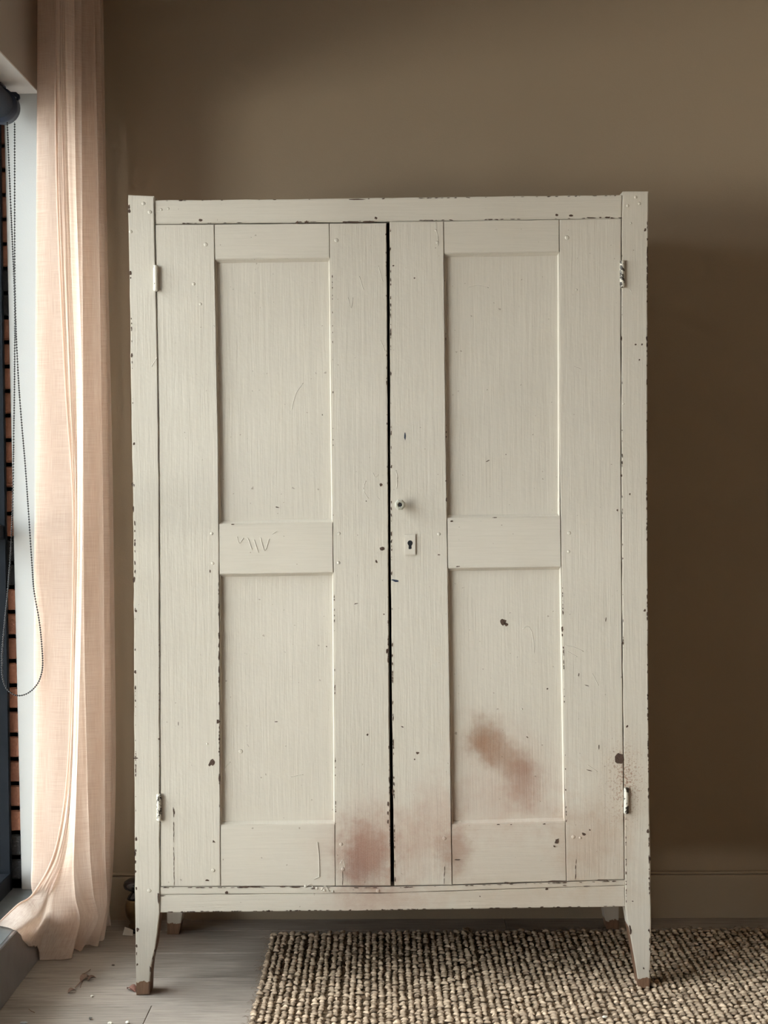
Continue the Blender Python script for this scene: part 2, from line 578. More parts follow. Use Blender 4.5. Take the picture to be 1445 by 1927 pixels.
def paint_mat(name, horiz):
    m, nt, bs = new_mat(name)
    tc = N(nt, 'ShaderNodeTexCoord')
    tc.object = WARD
    v = tc.outputs['Object']
    sep = N(nt, 'ShaderNodeSeparateXYZ')
    L(nt, v, sep.inputs[0])
    big = noise(nt, v, 2.4, 3, 0.5)
    mid = noise(nt, v, 11, 4, 0.6)
    st = (9, 60, 260) if horiz else (260, 60, 9)
    stroke = noise(nt, v, 1.0, 4, 0.65, st)
    st2 = (3, 30, 70) if horiz else (70, 30, 3)
    stroke2 = noise(nt, v, 1.0, 3, 0.6, st2)
    c = mixc(nt, big, (0.475, 0.43, 0.363), (0.57, 0.523, 0.455))
    c = mixc(nt, ramp(nt, stroke, 0.25, 0.60), mixc(nt, 0.16, c, (0.30, 0.27, 0.22)), c)
    c = mixc(nt, ramp(nt, mid, 0.30, 0.5), mixc(nt, 0.08, c, (0.50, 0.42, 0.30)), c)
    # sprayed rusty smudges and grime, each with a shape of its own
    grain = noise(nt, v, 420, 2, 0.6)
    patch = noise(nt, v, 26, 4, 0.65)

    def blob(px, py, rx, ry, rot, amt, col):
        nonlocal c
        p = loc(px, py)
        s = DW / FPX
        mp = N(nt, 'ShaderNodeMapping', vector_type='TEXTURE')
        mp.inputs['Location'].default_value = p
        mp.inputs['Rotation'].default_value = (0, math.radians(rot), 0)
        mp.inputs['Scale'].default_value = (rx * s, 50.0, ry * s)
        L(nt, v, mp.inputs[0])
        ln = N(nt, 'ShaderNodeVectorMath', operation='LENGTH')
        L(nt, mp.outputs[0], ln.inputs[0])
        q = math_n(nt, 'ADD', ln.outputs['Value'], math_n(nt, 'MULTIPLY', math_n(nt, 'SUBTRACT', patch, 0.5), 1.2))
        mr = N(nt, 'ShaderNodeMapRange', interpolation_type='SMOOTHERSTEP')
        L(nt, q, mr.inputs['Value'])
        mr.inputs['From Min'].default_value = 0.0
        mr.inputs['From Max'].default_value = 1.55
        mr.inputs['To Min'].default_value = min(0.9, amt * 1.2)
        mr.inputs['To Max'].default_value = 0.0
        g = math_n(nt, 'MULTIPLY', mr.outputs[0], math_n(nt, 'ADD', 0.72, math_n(nt, 'MULTIPLY', grain, 0.55)), True)
        c = mixc(nt, g, c, col)

    RUST = (0.20, 0.082, 0.052)
    PINK = (0.32, 0.165, 0.115)
    BRN = (0.21, 0.108, 0.055)
    blob(690, 1612, 62, 78, 0, 0.62, RUST)
    blob(668, 1625, 26, 48, 0, 0.30, (0.16, 0.06, 0.045))
    blob(700, 1560, 60, 80, 0, 0.22, PINK)
    blob(640, 1590, 70, 60, 0, 0.16, PINK)
    blob(715, 1695, 110, 36, 0, 0.30, PINK)
    blob(775, 1590, 60, 80, 0, 0.26, PINK)
    blob(815, 1540, 60, 80, 0, 0.24, PINK)
    blob(857, 1602, 34, 52, 0, 0.46, RUST)
    blob(912, 1392, 34, 46, 0, 0.62, BRN)
    blob(950, 1428, 62, 34, 38, 0.50, BRN)
    blob(985, 1475, 34, 56, 0, 0.40, RUST)
    blob(960, 1450, 130, 90, 35, 0.22, PINK)
    blob(940, 1525, 120, 60, 0, 0.20, PINK)
    blob(1110, 1580, 70, 70, 0, 0.18, PINK)
    blob(960, 1630, 190, 90, 0, 0.15, (0.34, 0.21, 0.13))
    blob(1115, 1605, 90, 100, 0, 0.18, (0.34, 0.21, 0.12))
    blob(1000, 1692, 260, 40, 0, 0.14, (0.38, 0.25, 0.14))
    blob(1165, 1480, 70, 110, 0, 0.20, (0.35, 0.24, 0.16))
    # dirt speckle round the lower right hinge
    spk = noise(nt, v, 190, 3, 0.7)
    p = loc(1178, 1470)
    mp = N(nt, 'ShaderNodeMapping', vector_type='TEXTURE')
    mp.inputs['Location'].default_value = p
    mp.inputs['Scale'].default_value = (0.09, 50, 0.19)
    L(nt, v, mp.inputs[0])
    ln = N(nt, 'ShaderNodeVectorMath', operation='LENGTH')
    L(nt, mp.outputs[0], ln.inputs[0])
    near = math_n(nt, 'SUBTRACT', 1.0, ln.outputs['Value'], True)
    sp = ramp(nt, math_n(nt, 'ADD', spk, math_n(nt, 'MULTIPLY', near, 0.16)), 0.66, 0.70)
    c = mixc(nt, math_n(nt, 'MULTIPLY', sp, math_n(nt, 'MULTIPLY', near, 0.8, True)), c, (0.20, 0.085, 0.05))
    # fine random flecks everywhere
    fl = ramp(nt, noise(nt, v, 95, 2, 0.5), 0.745, 0.765)
    c = mixc(nt, math_n(nt, 'MULTIPLY', fl, 0.55), c, (0.13, 0.09, 0.06))
    # bare wood feet: paint ends in a torn edge
    jag = noise(nt, v, 55, 4, 0.7)
    zz = math_n(nt, 'ADD', sep.outputs['Z'], math_n(nt, 'MULTIPLY', math_n(nt, 'SUBTRACT', jag, 0.5), 0.03))
    foot = math_n(nt, 'LESS_THAN', zz, 0.034)
    wood = mixc(nt, noise(nt, v, 1, 4, 0.6, (300, 60, 25)), (0.10, 0.05, 0.03), (0.26, 0.15, 0.09))
    c = mixc(nt, foot, c, wood)
    L(nt, c, bs.inputs['Base Color'])
    bs.inputs['Roughness'].default_value = 0.46
    dent = noise(nt, v, 38, 3, 0.6)
    h = math_n(nt, 'ADD', math_n(nt, 'MULTIPLY', stroke, 0.55), math_n(nt, 'MULTIPLY', stroke2, 0.9))
    h = math_n(nt, 'ADD', h, math_n(nt, 'MULTIPLY', dent, 0.55))
    h = math_n(nt, 'SUBTRACT', h, math_n(nt, 'MULTIPLY', foot, 0.6))
    bump(nt, bs, h, 0.4, 0.0018)
    return m


M_PV = paint_mat('cream_paint_vertical_brush', False)
M_PH = paint_mat('cream_paint_horizontal_brush', True)
M_CHIP = simple_mat('bare_brown_chip', (0.060, 0.032, 0.02), 0.8, 0, 0.5, 300, 0.4, 0.002)
M_HOLE = simple_mat('black_hole', (0.006, 0.006, 0.008), 0.9, 0, 0.2, 50, 0)
M_INK = simple_mat('dark_blue_mark', (0.012, 0.02, 0.045), 0.6, 0, 0.2, 100, 0)
M_WOOD = simple_mat('bare_brown_wood', (0.13, 0.065, 0.035), 0.75, 0, 0.45, 60, 0.3)
M_PIN = simple_mat('chipped_hinge_iron', (0.03, 0.024, 0.02), 0.5, 0.4, 0.4, 80, 0.2)
M_PAINT_PLAIN = simple_mat('cream_paint_gloss', (0.53, 0.485, 0.42), 0.35, 0, 0.06, 60, 0.15)


def hinge_mat():
    m, nt, bs = new_mat('flaking_hinge_paint')
    tc = N(nt, 'ShaderNodeTexCoord')
    tc.object = WARD
    n1 = noise(nt, tc.outputs['Object'], 60, 4, 0.7)
    f = ramp(nt, n1, 0.425, 0.455)
    L(nt, mixc(nt, f, (0.03, 0.022, 0.016), (0.55, 0.51, 0.44)), bs.inputs['Base Color'])
    bs.inputs['Roughness'].default_value = 0.4
    bump(nt, bs, f, 0.5, 0.001)
    return m


M_HINGE = hinge_mat()


def dense(poly, step=0.035):
    out = []
    n = len(poly)
    for i in range(n):
        a, b = Vector(poly[i]), Vector(poly[(i + 1) % n])
        k = max(1, int((b - a).length / step))
        for j in range(k):
            out.append(a.lerp(b, j / k))
    return out


def slab(name, pix, yf, yb, mats, parent, bev=0.0018, jit=0.0004, inner_wood=None, local=False, step=0.035):
    """board from an outline in the photo, front at yf, back at yb"""
    P = [Vector((p[0], p[1])) if local else Vector((loc(*p).x, loc(*p).z)) for p in pix]
    corners = {(round(p.x, 6), round(p.y, 6)) for p in P}
    Q = dense(P, step)
    if jit:
        for q in Q:
            if (round(q.x, 6), round(q.y, 6)) not in corners:
                q.x += random.uniform(-jit, jit)
                q.y += random.uniform(-jit, jit)
    bm = bmesh.new()
    f = [bm.verts.new((q.x, yf, q.y)) for q in Q]
    b = [bm.verts.new((q.x, yb, q.y)) for q in Q]
    face = bm.faces.new(f)
    bm.faces.new(b[::-1])
    for i in range(len(Q)):
        j = (i + 1) % len(Q)
        fc = bm.faces.new((f[i], b[i], b[j], f[j]))
        if inner_wood is not None:
            mid = (Q[i] + Q[j]) / 2
            if inner_wood(mid, (Q[j] - Q[i]).normalized()):
                fc.material_index = 1
    bmesh.ops.recalc_face_normals(bm, faces=bm.faces)
    if bev:
        bmesh.ops.bevel(bm, geom=list(face.edges), offset=bev, segments=2, affect='EDGES', clamp_overlap=True)
    return bm_obj(name, bm, mats, parent)


# ---- outlines (photo pixels)
LP_OUT = [(241, 367), (243, 500), (247, 750), (251, 1000), (252, 1250), (253, 1500), (254, 1700), (255, 1800), (256.5, 1873)]
LP_IN = [(290, 369), (291, 422), (294, 560), (297.5, 750), (299.7, 950), (300.5, 1300), (301, 1668), (300.5, 1719),
         (296, 1759), (292, 1786), (285, 1816), (282.5, 1840), (281.5, 1872)]
RP_OUT = [(1220, 360), (1219, 500), (1218, 800), (1218.5, 1000), (1220, 1300), (1222, 1500), (1225, 1700), (1224.5, 1800), (1223, 1860)]
RP_IN = [(1172, 360), (1170.5, 412), (1169.5, 600), (1169.5, 900), (1171.5, 1200), (1173.5, 1400), (1176, 1655), (1176.5, 1708),
         (1183, 1745), (1191, 1790), (1197, 1825), (1200.5, 1848), (1202, 1861)]
leg_top = loc(300, 1722).z
postL = slab('corner_post', LP_OUT[::-1] + LP_IN, 0.0, 0.055, [M_PV, M_WOOD], WARD, 0.0022, 0.0007,
             lambda m_, d_: m_.y < leg_top and abs(d_.y) > 0.5 and m_.x > loc(268, 1800).x)
postR = slab('corner_post', RP_OUT[::-1] + RP_IN, 0.0, 0.055, [M_PV, M_WOOD], WARD, 0.0022, 0.0007,
             lambda m_, d_: m_.y < leg_top - 0.05 and abs(d_.y) > 0.5 and m_.x < loc(1212, 1800).x)
xl0, xl1 = loc(250, 1000).x, loc(300, 1000).x
xr0, xr1 = loc(1170, 1000).x, loc(1220, 1000).x
ztop = loc(730, 372).z
DEPTH = 0.52
LIFT = loc(1212, 1861).z                      # right feet stand on the rug


def rear_post(x0, x1, zb, inner):
    if inner > 0:
        pts = [(x0, zb), (x0, ztop), (x1, ztop), (x1, leg_top), (x0 + 0.034, zb)]
    else:
        pts = [(x1, zb), (x1, ztop), (x0, ztop), (x0, leg_top), (x1 - 0.034, zb)]
    return slab('corner_post', pts, DEPTH - 0.055, DEPTH, M_PV, WARD, 0.002, 0.0006, local=True, step=0.06)


rear_post(xl0, xl1, 0.001, 1)
rear_post(xr0, xr1, LIFT - 0.001, -1)

toprail = slab('top_rail', [(292, 421.4), (291, 376.5), (520, 374.5), (900, 369.5), (1171, 366.5), (1170, 410.8), (900, 414.2), (520, 418.8)],
               0.003, 0.028, M_PH, WARD, 0.002, 0.0006)
botrail = slab('bottom_rail', [(301, 1718), (301.5, 1684.5), (736, 1681.5), (1176, 1667), (1177, 1706.5), (736, 1713.5)],
               0.002, 0.027, M_PH, WARD, 0.0018, 0.0006)
raillip = slab('rail_lip', [(301.5, 1683.6), (301.5, 1669.5), (736, 1669.5), (900, 1666), (1176, 1656.5), (1176, 1666.2), (736, 1680.6)],
               0.0024, 0.05, M_PH, WARD, 0.0012, 0.0003)
zb0 = loc(736, 1695).z
slab('side_panel', [(xl0 + 0.012, zb0), (xl0 + 0.03, zb0), (xl0 + 0.03, ztop), (xl0 + 0.012, ztop)], 0.056, DEPTH - 0.056, M_PV, WARD, 0, 0, local=True, step=9)
slab('side_panel', [(xr1 - 0.03, zb0), (xr1 - 0.012, zb0), (xr1 - 0.012, ztop), (xr1 - 0.03, ztop)], 0.056, DEPTH - 0.056, M_PV, WARD, 0, 0, local=True, step=9)
slab('back_panel', [(xl1 + 0.001, zb0), (xr0 - 0.001, zb0), (xr0 - 0.001, ztop - 0.03), (xl1 + 0.001, ztop - 0.03)], DEPTH - 0.03, DEPTH - 0.015, M_WOOD, WARD, 0, 0, local=True, step=9)
slab('top_panel', [(xl1 + 0.002, ztop - 0.028), (xr0 - 0.002, ztop - 0.028), (xr0 - 0.002, ztop - 0.010), (xl1 + 0.002, ztop - 0.010)], 0.029, DEPTH - 0.01, M_WOOD, WARD, 0, 0, local=True, step=9)
slab('bottom_panel', [(xl1 + 0.002, zb0), (xr0 - 0.002, zb0), (xr0 - 0.002, zb0 + 0.018), (xl1 + 0.002, zb0 + 0.018)], 0.052, DEPTH - 0.035, M_WOOD, WARD, 0, 0, local=True, step=9)

# ---- doors
DF = 0.0015                                   # door face behind the posts
REC = 0.0130                                  # panel recess


def door(side, edgeL, edgeR, sL, sR, ytop, ybot, pan1, pan2):
    """edgeL, edgeR: outline columns; sL, sR: inner edges of the stiles; pan: the openings [TL, TR, BR, BL]"""
    pl = [edgeL[0], edgeR[0], edgeR[-1], edgeL[-1]]
    d = slab('door', [pl[0], pl[1], pl[2], pl[3]], DF + 0.019, DF + 0.024, M_PV, WARD, 0, 0, step=9)
    tag(d, side)
    e = 0.45                                  # hairline joints between the boards
    slab('stile', edgeL[::-1] + [(x - e, y) for x, y in sL], DF, DF + 0.019, M_PV, d, 0.0014, 0.0004)
    slab('stile', [(x + e, y) for x, y in sR][::-1] + edgeR, DF, DF + 0.019, M_PV, d, 0.0014, 0.0004)
    sLx = lambda y: np.interp(y, [q[1] for q in sL], [q[0] for q in sL])
    sRx = lambda y: np.interp(y, [q[1] for q in sR], [q[0] for q in sR])

    def rail(yTL, yTR, yBL, yBR, off):
        slab('rail', [(sLx(yBL) + e, yBL), (sLx(yTL) + e, yTL), (sRx(yTR) - e, yTR), (sRx(yBR) - e, yBR)],
             DF + off, DF + 0.019, M_PH, d, 0.0010, 0.0003)
    rail(ytop[0], ytop[1], pan1[0][1], pan1[1][1], 0.0008)
    rail(pan1[3][1], pan1[2][1], pan2[0][1], pan2[1][1], 0.0004)
    rail(pan2[3][1], pan2[2][1], ybot[0], ybot[1], 0.0010)
    for pn in (pan1, pan2):
        # panel with a bevelled margin
        O = [Vector((loc(*p).x, loc(*p).z)) for p in pn]
        cen = sum(O, Vector((0, 0))) / 4
        def inset(w, wz):
            return [Vector((q.x + (w if q.x < cen.x else -w), q.y + (wz if q.y < cen.y else -wz))) for q in O]
        bm = bmesh.new()
        rings = []
        for (w, wz, yy) in ((-0.003, -0.003, 0.0155), (-0.0004, -0.0004, 0.0035), (0.0010, 0.0012, 0.0034), (0.0036, 0.0078, REC), (0.009, 0.010, REC)):
            rings.append([bm.verts.new((q.x, DF + yy, q.y)) for q in inset(w, wz)])
        for a, b in zip(rings[:-1], rings[1:]):
            for i in range(4):
                j = (i + 1) % 4
                bm.faces.new((a[i], a[j], b[j], b[i]))
        bm.faces.new(rings[-1])
        bm.faces.new(rings[0][::-1])
        bm_obj('panel', bm, M_PV, d)
    return d


Lout = [(292.6, 423), (295.5, 560), (298.8, 750), (300.8, 950), (301.6, 1300), (302.4, 1668.2)]
Lgap = [(727.0, 419.5), (729.0, 700), (730.5, 1000), (731.5, 1300), (735.5, 1667)]
doorL = door('left door with a rusty smudge at its lower corner', Lout, Lgap,
             [(403, 422.2), (410, 800), (412.5, 1050), (413.5, 1300), (415, 1668)],
             [(619.5, 420.3), (624, 800), (627, 1050), (628.5, 1300), (631, 1667.5)],
             (422.2, 420.3), (1668, 1667.5),
             [(404, 487.5), (620.5, 485), (626, 983.5), (412, 986.5)],
             [(413, 1080.5), (627.3, 1077.5), (630, 1551.5), (414.5, 1554)])
Rgap = [(733.2, 417.2), (734.0, 700), (735.0, 1000), (737.5, 1300), (742.0, 1667)]
Rout = [(1169.0, 411.5), (1168.2, 600), (1168.3, 900), (1170.3, 1200), (1172.4, 1400), (1174.8, 1655)]
doorR = door('right door with the knob and keyhole', Rgap, Rout,
             [(835, 416.2), (839, 800), (842.5, 1050), (846.5, 1300), (851, 1665.5)],
             [(1052.5, 413.2), (1052.8, 800), (1056, 1050), (1059.5, 1300), (1066, 1658.5)],
             (416.2, 413.2), (1665.0, 1658.0),
             [(836, 476.5), (1052.6, 473.5), (1053.6, 972.5), (840.5, 975.5)],
             [(843, 1069.5), (1056, 1066.5), (1063.5, 1547), (850, 1553)])


# ---- hinges: barrels with a cap
def hinge(px, y0, y1, parent, tilt=0.0):
    a, b = loc(px, y0), loc(px + tilt, y1)
    r = 0.0062
    h = a.z - b.z
    prof = [(0.001, 0), (r * .8, 0.0008), (r * 1.08, 0.003), (r * 1.08, 0.007), (r, 0.009), (r, h * .36), (r * .93, h * .365), (r * .93, h * .375),
            (r, h * .38), (r, h * .66), (r * .93, h * .665), (r * .93, h * .675), (r, h * .68), (r, h - .004), (r * .8, h - .001), (0.001, h)]
    me = lathe_mesh(prof, 14)
    o = link('hinge', me, M_HINGE, parent, False)
    o.location = (b.x, -0.0035, b.z)
    return o


hinge(293, 499, 549, doorL, 1)
hinge(299, 1493, 1545, doorL, 1)
hinge(1171, 490, 542, doorR, -0.5)
hinge(1177.5, 1481, 1531, doorR, 0.5)

# ---- knob: faceted stem and octagonal head with a black screw hole
kc = loc(752.6, 949.8, -0.02)
S = DW / FPX


def knob_mesh(rings, n=8, a0=0.39):
    V, F = [], []
    for (r, y) in rings:
        for k in range(n):
            a = a0 + 2 * math.pi * k / n
            V.append((r * math.cos(a), y, r * math.sin(a)))
    for i in range(len(rings) - 1):
        for k in range(n):
            k2 = (k + 1) % n
            F.append((i * n + k, i * n + k2, (i + 1) * n + k2, (i + 1) * n + k))
    F.append(tuple(range(n)))
    F.append(tuple((len(rings) - 1) * n + k for k in range(n))[::-1])
    me = bpy.data.meshes.new('knob')
    me.from_pydata(V, [], F)
    return me


m, nt, bs = new_mat('old_pressed_glass')
bs.inputs['Base Color'].default_value = (0.60, 0.58, 0.50, 1)
bs.inputs['Roughness'].default_value = 0.12
bs.inputs['Transmission Weight'].default_value = 0.45
bs.inputs['IOR'].default_value = 1.5
tc = N(nt, 'ShaderNodeTexCoord')
bump(nt, bs, noise(nt, tc.outputs['Object'], 120, 2), 0.15, 0.001)
M_KNOB = m
kn = link('knob', knob_mesh([(0.006, 0.0225), (0.0065, 0.010), (0.0095, 0.006), (0.0138, 0.000), (0.0138, -0.005), (0.0105, -0.0085), (0.0072, -0.009), (0.0060, -0.0060)]), M_KNOB, doorR)
kn.location = kc
tag(kn, 'faceted glass knob with a black centre')
sc_ = link('screw', knob_mesh([(0.0042, 0.004), (0.0048, -0.0070), (0.0036, -0.0082)], 10), M_HOLE, kn)
# ---- keyhole plate with a real opening shape laid in black
kp = slab('keyhole_plate', [(761.5, 1044.5), (761.5, 1005.5), (782.2, 1005), (782.2, 1044)], -0.0022, 0.0012, M_PAINT_PLAIN, doorR, 0.0009, 0, step=9)
bm = bmesh.new()
pts = [(771.6 + 4.9 * math.cos(math.radians(q)), 1021.8 - 5.0 * math.sin(math.radians(q))) for q in range(-40, 221, 20)]
pts += [(769.0, 1027), (768.6, 1032.5), (771, 1033.6), (774.6, 1032.3), (774.2, 1027)]
f = [bm.verts.new((loc(*p).x, -0.0024, loc(*p).z)) for p in pts]
b = [bm.verts.new((loc(*p).x, 0.001, loc(*p).z)) for p in pts]
bm.faces.new(f)
for i in range(len(f)):
    j = (i + 1) % len(f)
    bm.faces.new((f[i], b[i], b[j], f[j]))
bm_obj('keyhole', bm, M_HOLE, kp)

# ---- wear: torn paint chips, cracks and nail heads
PANELS = [(404, 487, 626, 986), (413, 1080, 630, 1553), (837, 476, 1053, 975), (845, 1069, 1062, 1552)]


def owner(px, py):
    if 1669 <= py and 302 < px < 1176:
        return botrail, 0.0018
    xi_l = np.interp(py, [q[1] for q in LP_IN], [q[0] for q in LP_IN])
    xi_r = np.interp(py, [q[1] for q in RP_IN], [q[0] for q in RP_IN])
    if px < xi_l:
        return postL, 0.0
    if px > xi_r:
        return postR, 0.0
    ytr = 422 - (px - 292) * 0.0125
    if py < ytr - 0.5:
        return toprail, 0.003
    for (a, b_, c_, d_) in PANELS:
        if a + 5 < px < c_ - 5 and b_ + 5 < py < d_ - 5:
            return (doorL if px < 730 else doorR), DF + REC
    return (doorL if px < 731 else doorR), DF


CH = {}


def chip(px, py, rx, ry, rot=0.0, mat=0, n=9, rough=0.35):
    ow, yy = owner(px, py)
    V, F = CH.setdefault(ow.name, ([], [], [], ow))[:2]
    mi = CH[ow.name][2]
    base = len(V)
    ca, sa = math.cos(math.radians(rot)), math.sin(math.radians(rot))
    for lay in (0.0001, -0.00045):
        for k in range(n):
            if lay > 0:
                random.seed(hash((round(px * 10), round(py * 10), k)) & 0xffff)
            else:
                random.seed(hash((round(px * 10), round(py * 10), k)) & 0xffff)
            a = 2 * math.pi * k / n
            q = 1 + random.uniform(-rough, rough)
            dx, dy = rx * math.cos(a) * q, ry * math.sin(a) * q
            p = loc(px + dx * ca - dy * sa, py + dx * sa + dy * ca)
            V.append((p.x, yy + lay, p.z))
    F.append(tuple(base + n + k for k in range(n)))
    mi.append(mat)
    for k in range(n):
        k2 = (k + 1) % n
        F.append((base + k, base + k2, base + n + k2, base + n + k))
        mi.append(mat)


chips = [(243, 389, 2, 3.5), (243.5, 397, 2.4, 4.5), (245, 514, 2, 4), (246, 523, 1, 2), (248, 669, 1.6, 4), (377, 414, 4, 2.6), (559, 418, 3, 2.6), (576, 418, 3, 2.6),
         (707, 410, 2.8, 2.3), (340, 376.5, 4, 1.2), (672, 375, 14, 1.2), (665, 417.6, 14, 1.6), (693, 417.5, 12, 1.5), (650, 418, 5, 1.5),
         (740, 500, 1.8, 1.6), (780, 523, 1.6, 1.4), (1048, 404, 2.6, 2), (1074, 405, 4, 2), (1111, 409.5, 9, 1.3), (1144, 408.5, 5, 1.5), (1130, 409, 3, 1.2),
         (1214, 433, 2.2, 3), (1218, 470, 1.3, 7), (1218, 490, 1.5, 9), (1218, 510, 1.2, 4), (1217, 637, 1.6, 5), (1169, 637, 1.6, 3.4),
         (1196, 648, 1.7, 1.7), (1208, 648, 1.7, 1.7), (1203, 677, 1.7, 1.7), (717, 912, 2.6, 3.4), (719, 1032, 4.6, 3.4), (708, 1057, 2, 3),
         (850, 981, 2.8, 1.6), (826, 1044, 2.2, 1.2), (862, 1066, 3.6, 1.1), (689, 943, 1, 1), (410, 1358, 4, 3.4), (412, 1234, 1.4, 9), (412, 1199, 1.3, 5),
         (412.5, 1391, 1.7, 2.6), (412.5, 1462, 1.5, 8), (412, 1415, 1, 2), (691, 1383, 2.3, 2), (728.5, 1225, 2.4, 5), (722, 1156, 1.3, 1.5), (614, 1218, 1, 1.4),
         (299, 1391, 1.5, 1.8), (254.5, 1264, 2, 3.2), (256, 1150, 2, 3), (256, 1427, 4.5, 1), (519, 1360, 4, .8), (739, 1489, 1.6, 6),
         (1031, 1298, 1.6, 1.6), (780, 1429, 1.3, 1.3), (757, 1368, 2.8, 1.2, 25), (1140, 1166, .9, 4, 8), (1089, 1270, .8, 4, 6), (1180, 1367, 2, 2.4),
         (1058, 1183, 1.5, 5), (1058, 1195, 1.3, 3), (1060, 1219, 1, 2), (1213, 1149, 2.2, 2.4), (1172, 1210, 2, 3), (993, 1389, 2, 1, 40), (1127, 1406, .8, 5),
         (402, 1584, 2.8, 2.2, 30), (390, 1657, 3.4, 1.8), (426, 1680, 3.2, 2.6), (327, 1528, 1.6, 5), (256, 1579, 2.3, 3.6), (298, 1690, 2.3, 9), (259, 1749, 2.6, 3.6),
         (730, 1513, 2, 6), (730, 1530, 1.4, 4), (730, 1547, 1.8, 4), (590, 1673, 5, .8), (481, 1669.5, 9, 1.2), (461, 1669.5, 12, 1.4), (532, 1669.2, 6, 1.6), (555, 1670, 10, 1.2),
         (306, 1686, 5, .9), (1043, 1593, 1.8, 1.8), (1029, 1673, 2.8, 2.2), (954, 1661.5, 6, 1.6), (903, 1687, 1.1, 1.2), (1051, 1658.5, 18, 1.2), (1132, 1656.5, 10, 1.2),
         (1103, 1668, 7, .8), (1062, 1666.5, 4, .9), (1219, 1565, 2.2, 4), (1222, 1617, 2, 3.5), (1222, 1616, 2, 4), (861, 1618, 5, .9), (1190, 1696, 1.5, 1),
         (938, 1552, 3, .8), (962, 1552, 2, .8), (1024, 1551, 3, 1), (1110, 1562, 2, 1.2, 30), (255, 1640, 1.6, 3), (255, 1622, 1.4, 3), (254, 1606, 1.6, 5), (256, 1672, 1.6, 2.6),
         (257, 1780, 2, 3), (258, 1815, 1.6, 3), (257, 1795, 1, 3), (283, 1823, 2, 5), (288, 1805, 1.6, 5), (292, 1790, 1.4, 4), (1186, 1750, 2, 7), (1185, 1744, 1.5, 3),
         (1221, 1751, 1.6, 2.6), (1211, 1822, 1.5, 2), (1169.5, 895, 1.5, 3), (953, 855, 1, 1), (919, 867, 4, .9, -25), (930, 974, 5, .8), (521, 955, 3, 1, 15),
         (438, 987, 3, .8), (840, 940, 1.2, 4), (839, 905, 1, 1.5), (1162, 960, 1.5, 2), (1185, 930, 1.4, 2), (252, 835, 2.2, 2.6), (252, 1091, 2.6, 4.6), (254, 1060, 1.2, 5),
         (249, 912, 1.4, 5), (251, 958, 1.2, 6), (397, 1003, 1.4, 1.4), (395, 1075, 1, 3), (636, 1003, 1.2, 1.2), (606, 780, 1, 1.4), (1104, 1290, 4, .7, 20), (1109, 1450, 5, .7, 15)]
for cdef in chips:
    chip(*cdef)
chip(948, 1171, 5, 6.5, -20, n=12)
chip(953, 1176, 4, 3, 20)
chip(1166, 1429, 8, 9.5, 0, n=14, rough=0.3)
chip(399, 1436, 4, 6.5, 35, n=11, rough=0.5)
chip(786, 1417, 3.4, 2, -15)
chip(1048, 1583, 5, 3.6, -30, n=11, rough=0.45)
chip(1099, 1570, 4.5, 2.6, 20)
chip(743, 1093, 6.5, 2, 5, mat=1, rough=0.5)
chip(762, 821, 1.2, 6, 0, mat=1)
chip(670, 1136, 4, 1, -15)
# cracks in the paint
for (x0, y0, x1, y1) in ((326, 1520, 327.5, 1667), (645, 1642, 645, 1667), (1084, 1617, 1083, 1655), (836.5, 1630, 836, 1663), (335, 1358, 335, 1372)):
    nseg = max(2, int((y1 - y0) / 9))
    for k in range(nseg):
        random.seed(k * 13 + int(x0))
        if random.random() < 0.82:
            yy = y0 + (y1 - y0) * (k + .5) / nseg
            chip(x0 + (x1 - x0) * (k + .5) / nseg + random.uniform(-.4, .4), yy, random.uniform(.35, .8), (y1 - y0) / nseg * .55, random.uniform(-4, 4), n=7)
# small torn bits strung along the worn edges
R2 = random.Random(21)
edges = [([(243.5, 400), (253, 1000), (255.5, 1700)], 60, 1.0, 2.4, 0.6), ([(1218.5, 420), (1217.3, 900), (1219, 1300), (1222.5, 1700), (1223, 1830)], 120, 1.0, 3.0, -0.6),
         ([(726.4, 430), (729.8, 1000), (731, 1300), (734.8, 1660)], 60, 0.9, 2.6, -0.4), ([(734.2, 430), (736, 1000), (738.5, 1300), (743, 1660)], 90, 0.9, 3.0, 0.4),
         ([(411.4, 1090), (413.3, 1550)], 34, 0.8, 3.4, -0.4), ([(628.2, 1090), (631.2, 1550)], 24, 0.7, 2.0, 0.4), ([(1057.5, 1080), (1065, 1545)], 34, 0.8, 2.4, 0.6),
         ([(410, 500), (410.5, 980)], 14, 0.7, 3.0, -0.4), ([(839, 500), (841, 970)], 8, 0.7, 2.4, -0.6), ([(625, 520), (627, 980)], 18, 0.7, 1.8, 0.3),
         ([(1176.3, 1480), (1177.5, 1706)], 26, 0.8, 2.4, 0.8), ([(299.8, 1200), (300.2, 1480)], 16, 0.7, 1.6, -0.4),
         ([(310, 1717), (736, 1712.6), (1170, 1705.8)], 80, 3.0, 0.9, -0.5), ([(310, 1670), (736, 1670.4), (1170, 1657.6)], 60, 4.0, 0.8, 0.6),
         ([(296, 377.5), (736, 373), (1168, 367.6)], 40, 3.2, 0.7, 0.2), ([(296, 421.2), (736, 415.6), (1168, 410)], 44, 4.0, 0.8, -0.6),
         ([(1170.0, 440), (1170, 900), (1172.5, 1300)], 26, 0.7, 2.4, 0.6)]
